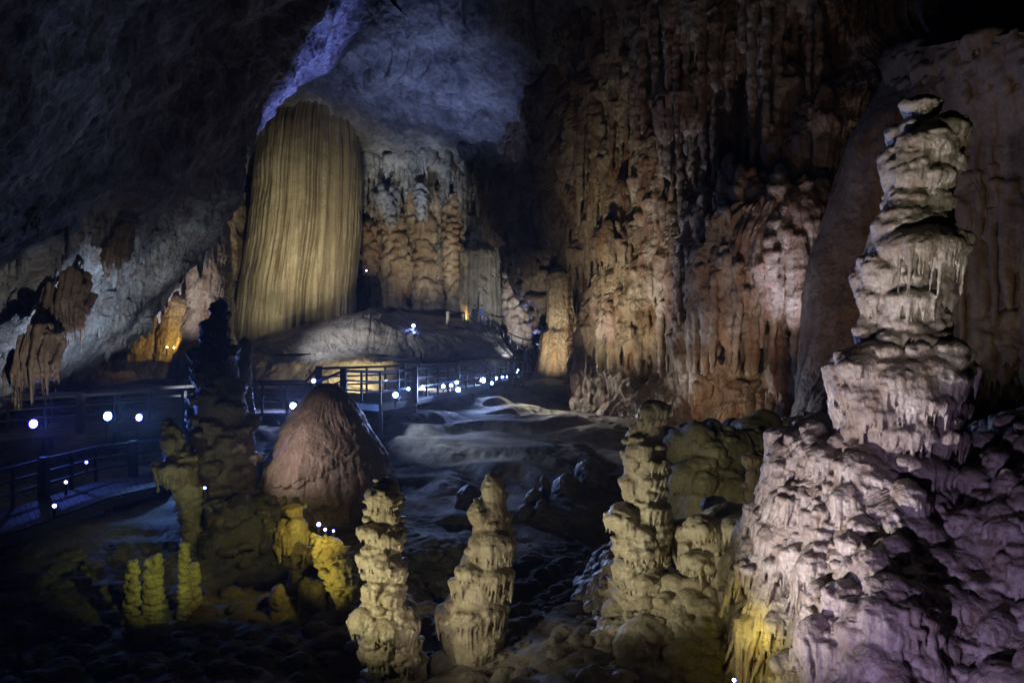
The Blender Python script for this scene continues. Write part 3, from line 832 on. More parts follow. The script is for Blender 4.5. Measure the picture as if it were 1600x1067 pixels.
speleo('stalagmite', [(744, 592, 608), (750, 580, 620), (768, 574, 628), (800, 570, 630), (830, 565, 633), (870, 560, 636), (905, 566, 634), (930, 568, 636), (945, 552, 648), (975, 552, 656), (1010, 566, 660), (1080, 570, 670)],
    12.2, 'calcite2', 'pale tiered stalagmite in the middle of the dark floor', 'stalagmite', core=.78, n=110, size=(.2, .46), drip=.7, seed=161,
    lobes=((600, 772, 28, 20, 22), (585, 825, 24, 12, 12), (615, 835, 22, 14, 12), (580, 868, 22, 14, 16), (612, 880, 26, 14, 22), (585, 915, 18, 14, 24), (618, 925, 20, 14, 20), (572, 960, 24, 20, 20), (610, 968, 26, 18, 24), (642, 975, 20, 20, 20), (600, 1010, 22, 18, 20), (640, 1020, 22, 20, 20)))
speleo('stalagmite', [(736, 762, 774), (742, 756, 784), (770, 754, 790), (782, 742, 792), (830, 735, 802), (862, 732, 806), (872, 718, 804), (920, 704, 798), (948, 686, 794), (980, 684, 792), (1020, 692, 792), (1080, 680, 800)],
    12.8, 'calcite2', 'brown cone-shaped stalagmite with fringed tiers, right of the pale one', 'stalagmite', core=.93, n=26, size=(.15, .4), drip=1.0, seed=171, flat=(.6, 1.1),
    lobes=((770, 762, 18, 24, 6), (750, 800, 18, 22, 6), (770, 845, 38, 26, 26), (738, 885, 24, 14, 14), (775, 890, 30, 14, 40), (720, 905, 18, 14, 20), (700, 958, 22, 16, 30), (735, 950, 26, 16, 44), (772, 945, 26, 14, 60)))

form('bell_stalagmite', [(598, 499, 523), (603, 491, 532), (614, 481, 543), (636, 468, 556), (662, 451, 573), (690, 436, 588), (715, 425, 600), (742, 420, 607), (758, 424, 608), (772, 440, 604), (800, 450, 602), (850, 450, 610)],
    22.5, 'mound', 'big smooth bell-shaped mound with a scalloped dripping skirt', 'stalagmite', res=.9,
    c1=(1.2, .7, .05), c2=(.5, .35, .07), c3=(.16, .14, .03), fb=(.9, .11), seed=181, shelves=((748, .30, .8, .75, .26),), flute=(.22, .022, .15))

form('great_column', [(140, 462, 526), (146, 448, 540), (156, 436, 549), (178, 422, 554), (210, 412, 557), (260, 406, 559), (320, 401, 560), (370, 395, 558), (420, 387, 553), (450, 381, 550), (490, 376, 549), (520, 373, 552), (560, 368, 562)],
    60, 'column', 'huge fluted limestone column standing under the blue vault', 'column', res=.8,
    c1=(2.8, 12, .16), c2=(.8, 6, .06), c3=(.22, 2.2, .03), fb=(2.4, .08), seed=191, grooves=((.27, .035, .5), (.40, .04, .7), (.47, .025, .4), (.66, .06, .8), (.84, .05, .6), (-.25, .02, .25), (-.62, .03, .3)), flute=(.45, .085, .012), drag=.2, warp=.06)

# mound of flowstone at the column's foot and the lit bank below it
o = wallsheet('flowstone_mound', [
    [(330, 520, 68), (450, 495, 68), (560, 488, 68), (680, 492, 68), (800, 505, 66)],
    [(340, 530, 60), (450, 512, 60), (550, 492, 59), (660, 500, 60), (780, 520, 58)],
    [(350, 545, 55), (450, 520, 54), (560, 506, 53), (680, 522, 55), (790, 540, 54)],
    [(360, 558, 52), (450, 538, 51), (560, 535, 50.5), (680, 540, 52), (800, 556, 52)],
    [(360, 562, 51), (450, 552, 49.5), (560, 554, 49), (680, 556, 51), (800, 565, 51)],
    [(360, 560, 53), (450, 557, 52), (560, 557, 51.5), (680, 560, 53), (800, 570, 52)]],
    560, 260, M['flow'], flow((5, .35), (3.5, 1.2, .2), (1.4, .5, .1), None, (1.4, .12), 201, .2, .8, .8), toward=(0, 40, 30))
tag(o, 'low rippled flowstone mound spreading from the foot of the great column', 'flowstone')
o = wallsheet('lit_rock_bank', [
    [(330, 556, 53), (450, 556, 52), (560, 556, 52), (640, 560, 52), (700, 575, 54)],
    [(330, 560, 49.5), (450, 560, 48.5), (560, 558, 48), (630, 560, 48), (680, 575, 52)],
    [(330, 585, 48.5), (450, 580, 47.5), (560, 578, 47), (630, 580, 47.5), (680, 590, 51)],
    [(330, 620, 47.5), (450, 620, 46.5), (560, 620, 46), (640, 620, 46.5), (690, 620, 50)]],
    420, 140, M['flow'], flow((4, .3), (2, 1.2, .15), (.7, .4, .05), None, (1.0, .08), 211, .2))
tag(o, 'pale rock bank glowing yellow behind the walkway railing', 'rock')

# tall dark formation, left of centre
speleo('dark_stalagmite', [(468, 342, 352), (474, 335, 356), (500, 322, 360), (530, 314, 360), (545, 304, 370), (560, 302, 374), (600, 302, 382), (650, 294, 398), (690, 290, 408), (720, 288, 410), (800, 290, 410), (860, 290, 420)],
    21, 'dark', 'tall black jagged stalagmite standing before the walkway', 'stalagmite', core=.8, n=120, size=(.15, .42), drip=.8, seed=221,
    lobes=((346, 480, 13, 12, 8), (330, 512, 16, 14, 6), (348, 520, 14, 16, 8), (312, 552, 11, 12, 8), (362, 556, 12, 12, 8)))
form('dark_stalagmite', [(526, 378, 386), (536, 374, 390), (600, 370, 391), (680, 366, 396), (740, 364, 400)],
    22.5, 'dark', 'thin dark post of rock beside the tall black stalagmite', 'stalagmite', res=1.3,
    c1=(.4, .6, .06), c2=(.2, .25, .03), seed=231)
speleo('stalagmite', [(655, 262, 272), (664, 256, 280), (700, 258, 290), (712, 254, 308), (735, 252, 314), (750, 254, 314), (764, 270, 314), (800, 280, 314), (830, 284, 322), (880, 284, 340)],
    19.5, 'olive', 'greenish stalagmite with a ragged brim in front of the tall black one', 'stalagmite', core=.82, n=80, size=(.2, .5), drip=.7, seed=241, lobes=((280, 728, 32, 12, 26), (268, 690, 14, 14, 10), (266, 742, 16, 10, 18)))
speleo('rubble_mound', [(770, 350, 400), (782, 330, 430), (810, 320, 440), (850, 310, 450), (900, 300, 470)],
    20, 'olive', 'low heap of greenish rock between the bell mound and the brimmed stalagmite', 'rock', core=.75, n=60, size=(.15, .4), drip=.4, seed=251)

# yellow corner
speleo('mushroom_stalagmite', [(784, 448, 470), (790, 447, 477), (800, 450, 474), (808, 448, 474), (816, 438, 478), (830, 431, 482), (848, 430, 482), (858, 436, 478), (864, 450, 470), (880, 452, 466), (905, 450, 470), (925, 442, 476), (960, 440, 480)],
    16, 'calcite2', 'yellow-lit mushroom-shaped stalagmite with a drooping fringed cap', 'stalagmite', core=.93, n=16, size=(.1, .25), drip=1.0, seed=261, vox=.016,
    lobes=((446, 836, 17, 26, 14), (466, 834, 20, 30, 18), (438, 850, 12, 16, 16), (478, 858, 8, 10, 20), (456, 795, 12, 8, 4)))
for i, (x, y, w, h, l) in enumerate([(478, 900, 11, 40, 'plump yellow knob at the foot of the mushroom stalagmite'), (494, 905, 13, 40, 'rusty knob between mushroom stalagmite and tilted yellow rock'),
                                     (438, 912, 14, 35, 'low knob on the left foot of the mushroom stalagmite')]):
    form('small_stalagmite', [(y, x - w * .4, x + w * .4), (y + 6, x - w * .8, x + w * .8), (y + 18, x - w, x + w), (y + h, x - w, x + w), (y + h + 30, x - w, x + w)],
         15.8, 'calcite2', l, 'stalagmite', 'knobs round the mushroom stalagmite', res=1., c1=(.3, .3, .03), c2=(.12, .15, .02), seed=270 + i)
speleo('tilted_rock', [(834, 488, 500), (840, 486, 512), (856, 488, 546), (880, 494, 554), (905, 506, 558), (925, 520, 554), (945, 528, 550), (985, 530, 552)],
    15, 'calcite2', 'rough yellow-lit rock leaning left of the pale central stalagmite', 'rock', core=.8, n=150, size=(.10, .30), drip=.5, seed=281, sub=4, fine=(.05, .008))
for i, (x, y0, y1, w, l) in enumerate([(207, 876, 970, 10, 'dull green stalagmite, first in the row of small yellow ones'),
                                       (240, 866, 965, 15, 'knobbly yellow stalagmite, widest of the small yellow row'),
                                       (288, 848, 965, 7.5, 'slim bright yellow finger stalagmite, tallest of the small row'),
                                       (303, 880, 960, 9, 'short crusty yellow stalagmite touching the slim finger')]):
    speleo('small_stalagmite', [(y0, x - w * .4, x + w * .4), (y0 + 6, x - w * .6, x + w * .6), ((y0 * 2 + y1) / 3, x - w * .75, x + w * .75), ((y0 + y1) / 2, x - w * .9, x + w * .9), (y1, x - w * 1.0, x + w * 1.0), (y1 + 40, x - w * 1.4, x + w * 1.4)],
         15.2 + .3 * i, 'calcite2', l, 'stalagmite', 'small yellow stalagmites at the floor edge', core=.82, n=120, size=(.18, .5), drip=.8, seed=291 + i * 7, vox=.012, flat=(.4, 1.2))

def hanging(rows, d, label, seed):
    """a fused bunch of stalactites filling a hanging outline"""
    rr = np.random.RandomState(seed)
    yy, z, cx, r = silhouette(rows, d)
    lo = [(cx - r).min() - .4, d - 1.2, z.min() - .3]; hi = [(cx + r).max() + .4, d + 1.6, z.max() + .6]
    Fd = Field(lo, hi, d * .0014)
    X0, X1 = (cx - r).min(), (cx + r).max()
    n = int((X1 - X0) / .026)
    for i in range(n):
        x = rr.uniform(X0, X1)
        ins = np.where((x > cx - r) & (x < cx + r))[0]
        if len(ins) < 2: continue
        zt, zb = z[ins[0]], z[ins[-1]]
        q_ = (x - X0) / (X1 - X0) * 2 - 1
        y = d + rr.uniform(-.3, .5) * min(1.0, (X1 - X0) * .5) + .5 * q_ * q_ + .12 * math.sin(x * 23)
        L = (zt - zb) * rr.uniform(.55, 1.0)
        r0 = rr.uniform(.025, .09)
        Fd.cone((x, y + .35, zt + .12), (x + rr.uniform(-.02, .02), y, zt - L * .5), r0 * 1.3, r0, .02)
        Fd.cone((x, y, zt - L * .5), (x + rr.uniform(-.03, .03), y + .05, zt - L), r0, .014, .02)
    for j in range(0, len(z), 8):
        if j < len(z) * .55: Fd.ell((cx[j], d + .62, z[j]), (r[j] * .85 + .02, .45, .22), .08)
    p, q = Fd.mesh((.3, .03), (.08, .006), seed)
    return tag(link_mesh('hanging_drapery', p, q, M['hang']), label, 'stalactite', 'stalactites under the left overhang')


# hanging groups under the left overhang
for i, (rows, d, l) in enumerate([
    ([(425, 98, 108), (445, 84, 116), (458, 66, 120), (472, 48, 124), (500, 40, 122), (540, 44, 116), (570, 60, 104), (592, 72, 84)], 24.5, 'brown fringed drapery hanging highest under the overhang edge'),
    ([(515, 44, 52), (530, 30, 62), (545, 12, 68), (560, 0, 72), (590, -10, 74), (620, 0, 66), (650, 10, 36)], 22.5, 'brown fringed drapery hanging lowest beside the frame edge'),
    ([(352, 184, 190), (368, 176, 194), (385, 160, 196), (400, 148, 192), (430, 158, 186), (458, 174, 184)], 27, 'brown forked stalactite hanging in the middle of the pale overhang'),
    ([(430, 112, 122), (445, 100, 124), (470, 100, 122), (500, 106, 118)], 26, 'stubby brown stalactite between the drapery and the forked stalactite')]):
    hanging(rows, d, l, 321 + 9 * i)

# far hall
far = [
    ([(285, 570, 600), (300, 560, 620), (380, 590, 640), (420, 592, 650), (450, 596, 640), (480, 600, 636), (500, 590, 650)], 66, 'back', 'knobbly orange-stained pillar in the far hall', 'column'),
    ([(283, 640, 680), (300, 630, 700), (380, 640, 690), (440, 640, 700), (480, 645, 705), (500, 640, 710)], 67, 'back', 'broad pillar hung with stalactites at the middle of the far hall', 'column'),
    ([(300, 700, 722), (330, 694, 724), (400, 692, 726), (470, 700, 735), (505, 700, 740)], 65, 'back', 'narrow brown pillar left of the fluted curtain', 'column'),
    ([(380, 735, 780), (392, 726, 790), (430, 728, 790), (470, 730, 792), (500, 732, 790), (520, 735, 788)], 62, 'column', 'fluted grey curtain of rock beside the stair top', 'flowstone'),
    ([(420, 790, 800), (450, 788, 812), (490, 790, 830), (540, 800, 830), (575, 810, 832)], 57, 'back', 'pale crumbling rib of rock below the hanging brown mass', 'rock'),
    ([(340, 560, 590), (350, 556, 596), (400, 562, 592), (430, 566, 586)], 64, 'wall', 'rust-red hanging curtain beside the great column', 'stalactite'),
    ([(290, 590, 615), (300, 580, 622), (320, 590, 616), (345, 605, 615), (356, 612, 616)], 62, 'vault', 'pale drooping stalactite fan under the vault edge', 'stalactite'),
    ([(285, 652, 664), (300, 648, 668), (320, 652, 664), (344, 656, 660)], 61, 'vault', 'small pointed stalactite under the middle of the vault', 'stalactite')]
for i, (rows, d, mt, l, c) in enumerate(far):
    nm_ = {'column': 'pillar', 'flowstone': 'flowstone_curtain', 'rock': 'rock_rib', 'stalactite': 'stalactite'}[c]
    if mt == 'back' or c == 'stalactite':
        speleo(nm_, rows, d, mt, l, c, core=.8, n=190 if c != 'stalactite' else 50, size=(.12, .34), drip=2.6, spacing=.2, dr=.09, flat=(.5, 2.2), seed=401 + 11 * i, k=.03, rough=(.5, .07), fine=(.2, .02))
    else:
        form(nm_, rows, d, mt, l, c, res=.8, c1=(1.4, 3.6, .35), c2=(.55, 2.8, .16), fb=(1.2, .12), seed=401 + 11 * i, flute=(.5, .22, .03))

# hanging masses on the left end of the right wall, and their column
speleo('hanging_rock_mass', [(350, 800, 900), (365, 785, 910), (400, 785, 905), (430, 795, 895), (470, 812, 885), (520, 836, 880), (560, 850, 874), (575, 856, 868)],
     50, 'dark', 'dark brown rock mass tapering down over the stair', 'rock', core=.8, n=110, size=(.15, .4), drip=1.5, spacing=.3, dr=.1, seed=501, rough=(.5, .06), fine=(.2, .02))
form('pillar', [(415, 868, 886), (425, 862, 892), (510, 860, 890), (516, 852, 892), (560, 846, 890), (590, 836, 892), (612, 826, 905)],
     47, 'back', 'fluted tan pillar on a round foot at the end of the right wall', 'column', res=.8, c1=(1.2, 3, .14), c2=(.5, 1.2, .08), seed=511, flute=(.4, .12, .04))
form('boulder', [(590, 835, 870), (596, 818, 900), (606, 815, 920), (620, 830, 935), (640, 840, 940)],
     45, 'flow', 'smooth pale boulder at the foot of the fluted pillar', 'rock', res=1., c1=(2, 1, .15), c2=(.6, .4, .06), fb=(1.4, .2), seed=521)
# left end of the hall
for i, (rows, d, mt, l) in enumerate([
    ([(330, 300, 340), (360, 290, 345), (420, 300, 345), (480, 300, 335), (520, 290, 340), (560, 280, 350)], 44, 'back', 'pale leaning pillar under the left vault'),
    ([(330, 338, 352), (400, 330, 356), (480, 326, 358), (560, 320, 362)], 48, 'column', 'grey pillar between the leaning pillar and the great column'),
    ([(455, 208, 250), (470, 206, 262), (500, 205, 262), (540, 205, 265), (560, 205, 270)], 47, 'back', 'orange-lit stub of rock in the left recess'),
    ([(455, 262, 300), (480, 258, 305), (520, 255, 308), (560, 250, 310)], 46, 'back', 'round yellow-lit boulder beside the orange stub')]):
    form('pillar' if i < 2 else 'recess_rock', rows, d, mt, l, 'column' if i < 2 else 'rock', res=.9, c1=(1.0, 2.0, .3), c2=(.4, .7, .14), c3=(.2, .3, .05), fb=(.8, .12), seed=601 + 13 * i, flute=(.4, .06, .05))
#ENDFORM


# ------------------------------------------------------------------ built things
class MB:
    def __init__(self): self.v = []; self.f = []
    def box8(self, p):
        b = len(self.v); self.v += [tuple(q) for q in p]
        self.f += [tuple(b + i for i in t) for t in ((0, 3, 2, 1), (4, 5, 6, 7), (0, 1, 5, 4), (1, 2, 6, 5), (2, 3, 7, 6), (3, 0, 4, 7))]
    def beam(self, a, b, w, h):
        a = Vector(a); b = Vector(b); d = (b - a).normalized()
        up = Vector((0, 0, 1)) if abs(d.z) < .95 else Vector((0, 1, 0))
        s_ = d.cross(up).normalized() * w / 2; t = s_.cross(d).normalized() * h / 2
        self.box8([a - s_ - t, a + s_ - t, a + s_ + t, a - s_ + t, b - s_ - t, b + s_ - t, b + s_ + t, b - s_ + t])
        return self
    def tube(self, a, b, r0, r1, n=12, capped=True):
        a = Vector(a); b = Vector(b); d = (b - a).normalized()
        up = Vector((0, 0, 1)) if abs(d.z) < .95 else Vector((0, 1, 0))
        s_ = d.cross(up).normalized(); t = s_.cross(d).normalized()
        k = len(self.v)
        for c, r in ((a, r0), (b, r1)):
            for i in range(n):
                q = 2 * math.pi * i / n
                self.v.append(tuple(c + (s_ * math.cos(q) + t * math.sin(q)) * r))
        for i in range(n): self.f.append((k + i, k + (i + 1) % n, k + n + (i + 1) % n, k + n + i))
        if capped: self.f.append(tuple(k + n - 1 - i for i in range(n))); self.f.append(tuple(k + n + i for i in range(n)))
        return self
    def build(self, name, mat, parent=None, smooth=False):
        me = bpy.data.meshes.new(name); me.from_pydata(self.v, [], self.f); me.materials.append(mat); me.update()
        if smooth: me.polygons.foreach_set('use_smooth', [True] * len(me.polygons))
        o = bpy.data.objects.new(name, me); COL.objects.link(o)
        if parent: o.parent = parent
        return o


def empty(name, loc, label, cat, group=None):
    o = bpy.data.objects.new(name, None); COL.objects.link(o); o.location = loc
    return tag(o, label, cat, group)


def floor_z(x, y):
    i = int(np.clip(np.searchsorted(gx, x), 0, nx_ - 1)); j = int(np.clip(np.searchsorted(gy, y), 0, ny_ - 1))
    return float(GZ[j, i])


def path(pts, step):
    """points (px, d, z) -> evenly spaced Vectors"""
    v = [Vector(((p[0] - 800) / F * p[1], p[1], p[2])) for p in pts]
    out = [v[0]]
    for a, b in zip(v[:-1], v[1:]):
        n = max(1, round((b - a).length / step))
        out += [a.lerp(b, i / n) for i in range(1, n + 1)]
    return out


def railing(pts, label, step=1.25, h=1.15, thick=4, rails=(1.0, .68, .36), mat='rail'):
    pp = path(pts, step)
    root = empty('railing', pp[0], label, 'railing', 'railings along the cave walkways')
    o0 = pp[0]
    for i, p in enumerate(pp):
        q = p - o0
        w_ = .24 if i % thick == 0 else .085
        MB().beam(q - Vector((0, 0, .25)), q + Vector((0, 0, h + (.10 if i % thick == 0 else 0))), w_, w_).build('post', M[mat], root)
    for r in rails:
        m = MB()
        for a, b in zip(pp[:-1], pp[1:]):
            m.beam(a - o0 + Vector((0, 0, h * r)), b - o0 + Vector((0, 0, h * r)), .07, .11 if r == 1.0 else .07)
        m.build('rail', M[mat], root)
    return root


def walkway(name, back, front, label, legs=3.0, deckm='wood'):
    n = 60
    B = catmull([((p[0] - 800) / F * p[1], p[1], p[2]) for p in back], n) if False else None
    bp = [Vector(((p[0] - 800) / F * p[1], p[1], p[2])) for p in back]; fp = [Vector(((p[0] - 800) / F * p[1], p[1], p[2])) for p in front]
    root = empty(name, bp[0], label, 'walkway')
    o0 = bp[0]
    planks = MB(); edge = MB()
    dz = Vector((0, 0, 1))
    for k in range(len(bp) - 1):
        a0, a1, b0, b1 = bp[k] - o0, bp[k + 1] - o0, fp[k] - o0, fp[k + 1] - o0
        m_ = max(1, int((a1 - a0).length / .24))
        for i in range(m_):
            s0, s1 = i / m_, (i + .93) / m_
            p, q, r, t = a0.lerp(a1, s0), a0.lerp(a1, s1), b0.lerp(b1, s1), b0.lerp(b1, s0)
            planks.box8([p - dz * .05, q - dz * .05, r - dz * .05, t - dz * .05, p, q, r, t])
        for u_, v_ in ((a0, a1), (b0, b1)):
            edge.beam(u_ - dz * .19, v_ - dz * .19, .10, .26)
    planks.build('deck', M[deckm], root); edge.build('beam', M['steel'], root)
    for side in (bp, fp):
        acc = 0
        for k in range(len(side) - 1):
            L_ = (side[k + 1] - side[k]).length; m_ = max(1, round(L_ / legs))
            for i in range(m_):
                p = side[k].lerp(side[k + 1], i / m_)
                g = floor_z(p.x, p.y) - .3
                if g < p.z - .4:
                    MB().beam(p - o0 - dz * .32, Vector((p.x, p.y, g)) - o0, .16, .16).build('support_post', M['steel'], root)
    return root


backp = [(-90, 28, -3.45), (80, 29.5, -3.25), (290, 31, -3.05), (400, 31.5, -2.85), (478, 31.5, -2.85), (498, 31.5, -2.30), (573, 33, -2.3), (655, 36, -2.3), (720, 40, -2.3), (785, 47, -2.3), (812, 51, -2.3)]
frontp = [(-110, 26, -3.45), (70, 27.5, -3.25), (285, 29, -3.05), (410, 29.4, -2.85), (487, 29.2, -2.85), (537, 28.8, -2.30), (594, 27.6, -2.3), (648, 30.4, -2.3), (700, 34, -2.3), (764, 40.5, -2.3), (820, 48.5, -2.3)]
walkway('raised_walkway', backp, frontp, 'long raised plank walkway on posts crossing the cave hall')
railing(backp, 'far railing of the raised walkway, seen against the lit bank')
railing(frontp, 'near railing of the raised walkway, above the row of floodlights')
lowb = [(-120, 18, -4.75), (20, 21, -4.75), (150, 25, -4.75), (262, 27, -4.75)]
lowf = [(-170, 16, -4.75), (30, 18.6, -4.75), (170, 22.5, -4.75), (262, 24.6, -4.75)]
walkway('lower_walkway', lowb, lowf, 'dark lower plank walkway in the corner below the blue floodlights', deckm='shaded_wood')
railing(lowb, 'far railing of the lower walkway, lost in the dark', thick=3, mat='shaded_wood')

# stair up to the far hall
A = Vector(P(817, 580, 51.5)); A.z = -2.2
B = Vector(P(744, 513, 59)); B.z = 1.1
dirv = (B - A); hor = Vector((dirv.x, dirv.y, 0)).normalized(); sd = Vector((hor.y, -hor.x, 0)) * .75
st_ = empty('staircase', A, 'steel staircase climbing from the walkway to the far hall', 'staircase')
ns = 19
for i in range(ns):
    p = (B - A) * ((i + .5) / ns)
    MB().beam(p - sd, p + sd, .30, .05).build('tread', M['tread'] if 'tread' in M else M['steel'], st_)
for s_ in (-1, 1):
    MB().beam(sd * s_ - Vector((0, 0, .1)), B - A + sd * s_ - Vector((0, 0, .1)), .06, .28).build('stringer', M['steel'], st_)
    m = MB(); m.beam(sd * s_ + Vector((0, 0, 1.0)), B - A + sd * s_ + Vector((0, 0, 1.0)), .05, .07); m.beam(sd * s_ + Vector((0, 0, .55)), B - A + sd * s_ + Vector((0, 0, .55)), .04, .04)
    m.build('handrail', M['steel'], st_)
    for i in range(8):
        p = (B - A) * (i / 7) + sd * s_
        MB().beam(p, p + Vector((0, 0, 1.02)), .05, .05).build('baluster', M['steel'], st_)
plb = [(700, 60, 1.1), (726, 59.6, 1.1), (757, 59.6, 1.1)]
plf = [(700, 57.6, 1.1), (726, 57.8, 1.1), (760, 58.0, 1.1)]
walkway('stair_landing', plb, plf, 'small landing at the top of the staircase', legs=2.0)
railing([(700, 57.6, 1.1), (726, 57.8, 1.1)], 'short railing of the upper landing beside the stair top', thick=9)


def floodlight(px, py, d, tgt, size, lens, label, watts, color, ang=100, parent_stake=.5, group='floodlights of the cave walkway'):
    pos = Vector(P(px, py, d)); r = size
    root = empty('floodlight', pos, label, 'floodlight', group)
    v = (Vector(tgt) - pos).normalized()
    up = Vector((0, 0, 1)); s_ = v.cross(up).normalized(); t = s_.cross(v)
    h = MB(); h.tube(-v * r * 1.1, -v * .0, r * .75, r * 1.08, 14)
    for k in range(4): h.tube(-v * (r * (.2 + .25 * k)), -v * (r * (.27 + .25 * k)), r * 1.12 - r * .07 * k, r * 1.12 - r * .07 * k, 14)
    h.build('housing', M['black'], root)
    MB().tube(v * .004, v * r * .12, r * .95, r * .95, 20).build('lens', M[lens], root)
    if lens == 'lensb':
        MB().tube(-v * r * .02, v * r * .05, r * 1.16, r * 1.16, 20).build('rim', M['rimb'], root)
    b = MB()
    b.beam(s_ * r * 1.2 - v * r * .4, s_ * r * 1.2 - v * r * .4 - t * r * 1.5, r * .1, r * .3)
    b.beam(-s_ * r * 1.2 - v * r * .4, -s_ * r * 1.2 - v * r * .4 - t * r * 1.5, r * .1, r * .3)
    b.beam(s_ * r * 1.25 - v * r * .4 - t * r * 1.5, -s_ * r * 1.25 - v * r * .4 - t * r * 1.5, r * .3, r * .1)
    b.build('bracket', M['black'], root)
    if parent_stake:
        c = -v * r * .4 - t * r * 1.5
        MB().tube(c, c - Vector((0, 0, parent_stake)), .035, .035, 8).build('stake', M['black'], root)
    if watts:
        l = bpy.data.lights.new('lamp_beam', 'SPOT'); l.energy = watts; l.color = color
        l.spot_size = math.radians(ang); l.spot_blend = .8; l.shadow_soft_size = r * .8
        o = bpy.data.objects.new('lamp_beam', l); o.location = v * (r * .3)
        o.rotation_euler = v.to_track_quat('-Z', 'Y').to_euler(); COL.objects.link(o); o.parent = root
    return root


def toward(px, py, d, side=0.0, down=0.0):
    p = Vector(P(px, py, d)); return p + (-p).normalized() + Vector((side, 0, down))


FL = [(52, 662, 25.5, .24, 'lensb', .7, 900, DBLUE, 'outermost of three big blue floodlights by the dark corner'),
      (168, 650, 26.5, .27, 'lensw', .7, 900, (.2, .45, 1), 'brightest blue floodlight, middle of the three beside the lower walkway'),
      (217, 652, 27, .21, 'lensb', .7, 500, (.2, .4, 1), 'third blue floodlight, nearest the tall black stalagmite'),
      (458, 634, 27.5, .25, 'lensw', .5, 900, (.3, .42, 1), 'bright floodlight beside the shoulder of the bell mound'),
      (490, 595, 29, .17, 'lensb', .3, 150, BLUE, 'small violet floodlight at the ramp of the walkway'),
      (618, 617, 27.2, .22, 'lensw', .3, 900, (.35, .5, 1), 'bright starlike floodlight under the walkway corner'),
      (638, 607.5, 29.6, .13, 'lensw', .2, 80, BLUE, 'small lamp first after the walkway corner'),
      (660, 605, 31, .16, 'lensw', .2, 100, BLUE, 'oval lamp second after the walkway corner'),
      (692.5, 603.5, 33, .17, 'lensw', .2, 100, BLUE, 'round lamp below the middle of the near railing'),
      (705, 602, 34, .16, 'lensw', .2, 100, BLUE, 'lamp in a close trio, the middle one'),
      (713.5, 597.5, 35, .17, 'lensw', .2, 100, BLUE, 'lamp in a close trio, the upper one'),
      (716, 609, 33.5, .23, 'lensw', .2, 800, (.35, .5, 1), 'bright lamp hanging lowest of the close trio'),
      (754.5, 594, 39.5, .30, 'lensw', .2, 1500, (.4, .55, 1), 'biggest glowing lamp near the end of the walkway'),
      (768, 598.5, 40.5, .19, 'lensw', .2, 150, BLUE, 'lamp just right of and below the biggest glowing one'),
      (775, 591, 42.5, .17, 'lensw', .2, 100, BLUE, 'small lamp between the biggest one and the last pair'),
      (785, 589, 44.5, .15, 'lensw', .2, 60, BLUE, 'left one of the last close pair of small lamps'),
      (791, 588.4, 45.5, .15, 'lensw', .2, 60, BLUE, 'right one of the last close pair of small lamps'),
      (807, 581, 48, .13, 'lensw', .2, 60, BLUE, 'tiny lower lamp at the foot of the staircase'),
      (809.5, 578.5, 49, .11, 'lensw', .2, 30, BLUE, 'tiny upper lamp at the foot of the staircase'),
      (646, 509, 54, .26, 'lensb', .3, 300, BLUE, 'violet lamp alone on the flowstone mound'),
      (572.5, 423, 61, .13, 'lensb', 1.2, 20, BLUE, 'tiny blue lamp high beside the great column'),
      (261, 542.5, 44, .12, 'lensy', .3, 60, AMB, 'left of two tiny yellow lamps in the left recess'),
      (272, 543, 44, .12, 'lensy', .3, 60, AMB, 'right of two tiny yellow lamps in the left recess'),
      (135, 722, 23, .08, 'lensb', .3, 12, DBLUE, 'tiny blue lamp above the lower walkway'),
      (103, 753, 19.5, .08, 'lensb', .3, 12, DBLUE, 'tiny blue lamp at the edge of the lower walkway'),
      (85, 790, 17.4, .09, 'lensb', .2, 30, (.6, .6, 1), 'small lamp resting on lit planks of the lower walkway'),
      (320, 762, 18, .06, 'lensb', .3, 12, DBLUE, 'tiny blue lamp right of the brimmed green stalagmite'),
      (476, 790, 16.6, .10, 'lensw', .2, 20, (1, .95, .8), 'white lamp half hidden behind the mushroom stalagmite'),
      (498, 819, 15.6, .085, 'lensb', .1, 15, BLUE, 'upright blue-white lamp above the tilted yellow rock'),
      (508, 827, 15.4, .06, 'lensb', .1, 8, BLUE, 'small round lamp right of the upright blue-white lamp'),
      (521, 829, 15.3, .045, 'lensb', .1, 4, BLUE, 'faint third lamp behind the tilted yellow rock'),
      (1147, 1062, 8.3, .04, 'lensw', .1, 6, WHITE, 'small white lamp at the bottom edge under the flowstone mass')]
for i, (px, py, d, r, ln, stake, w_, c, lb) in enumerate(FL):
    sx = 1.3 if i < 3 else (.35 if i in (3, 4, 5) else 0)
    floodlight(px, py, d, toward(px, py, d, sx, -.05 if i < 3 else .03), r * (.58 if i < 3 else .48), ln, lb, (w_ * (1.5 if i < 3 else 1.5) if w_ > 200 else 0), c, 95, stake)


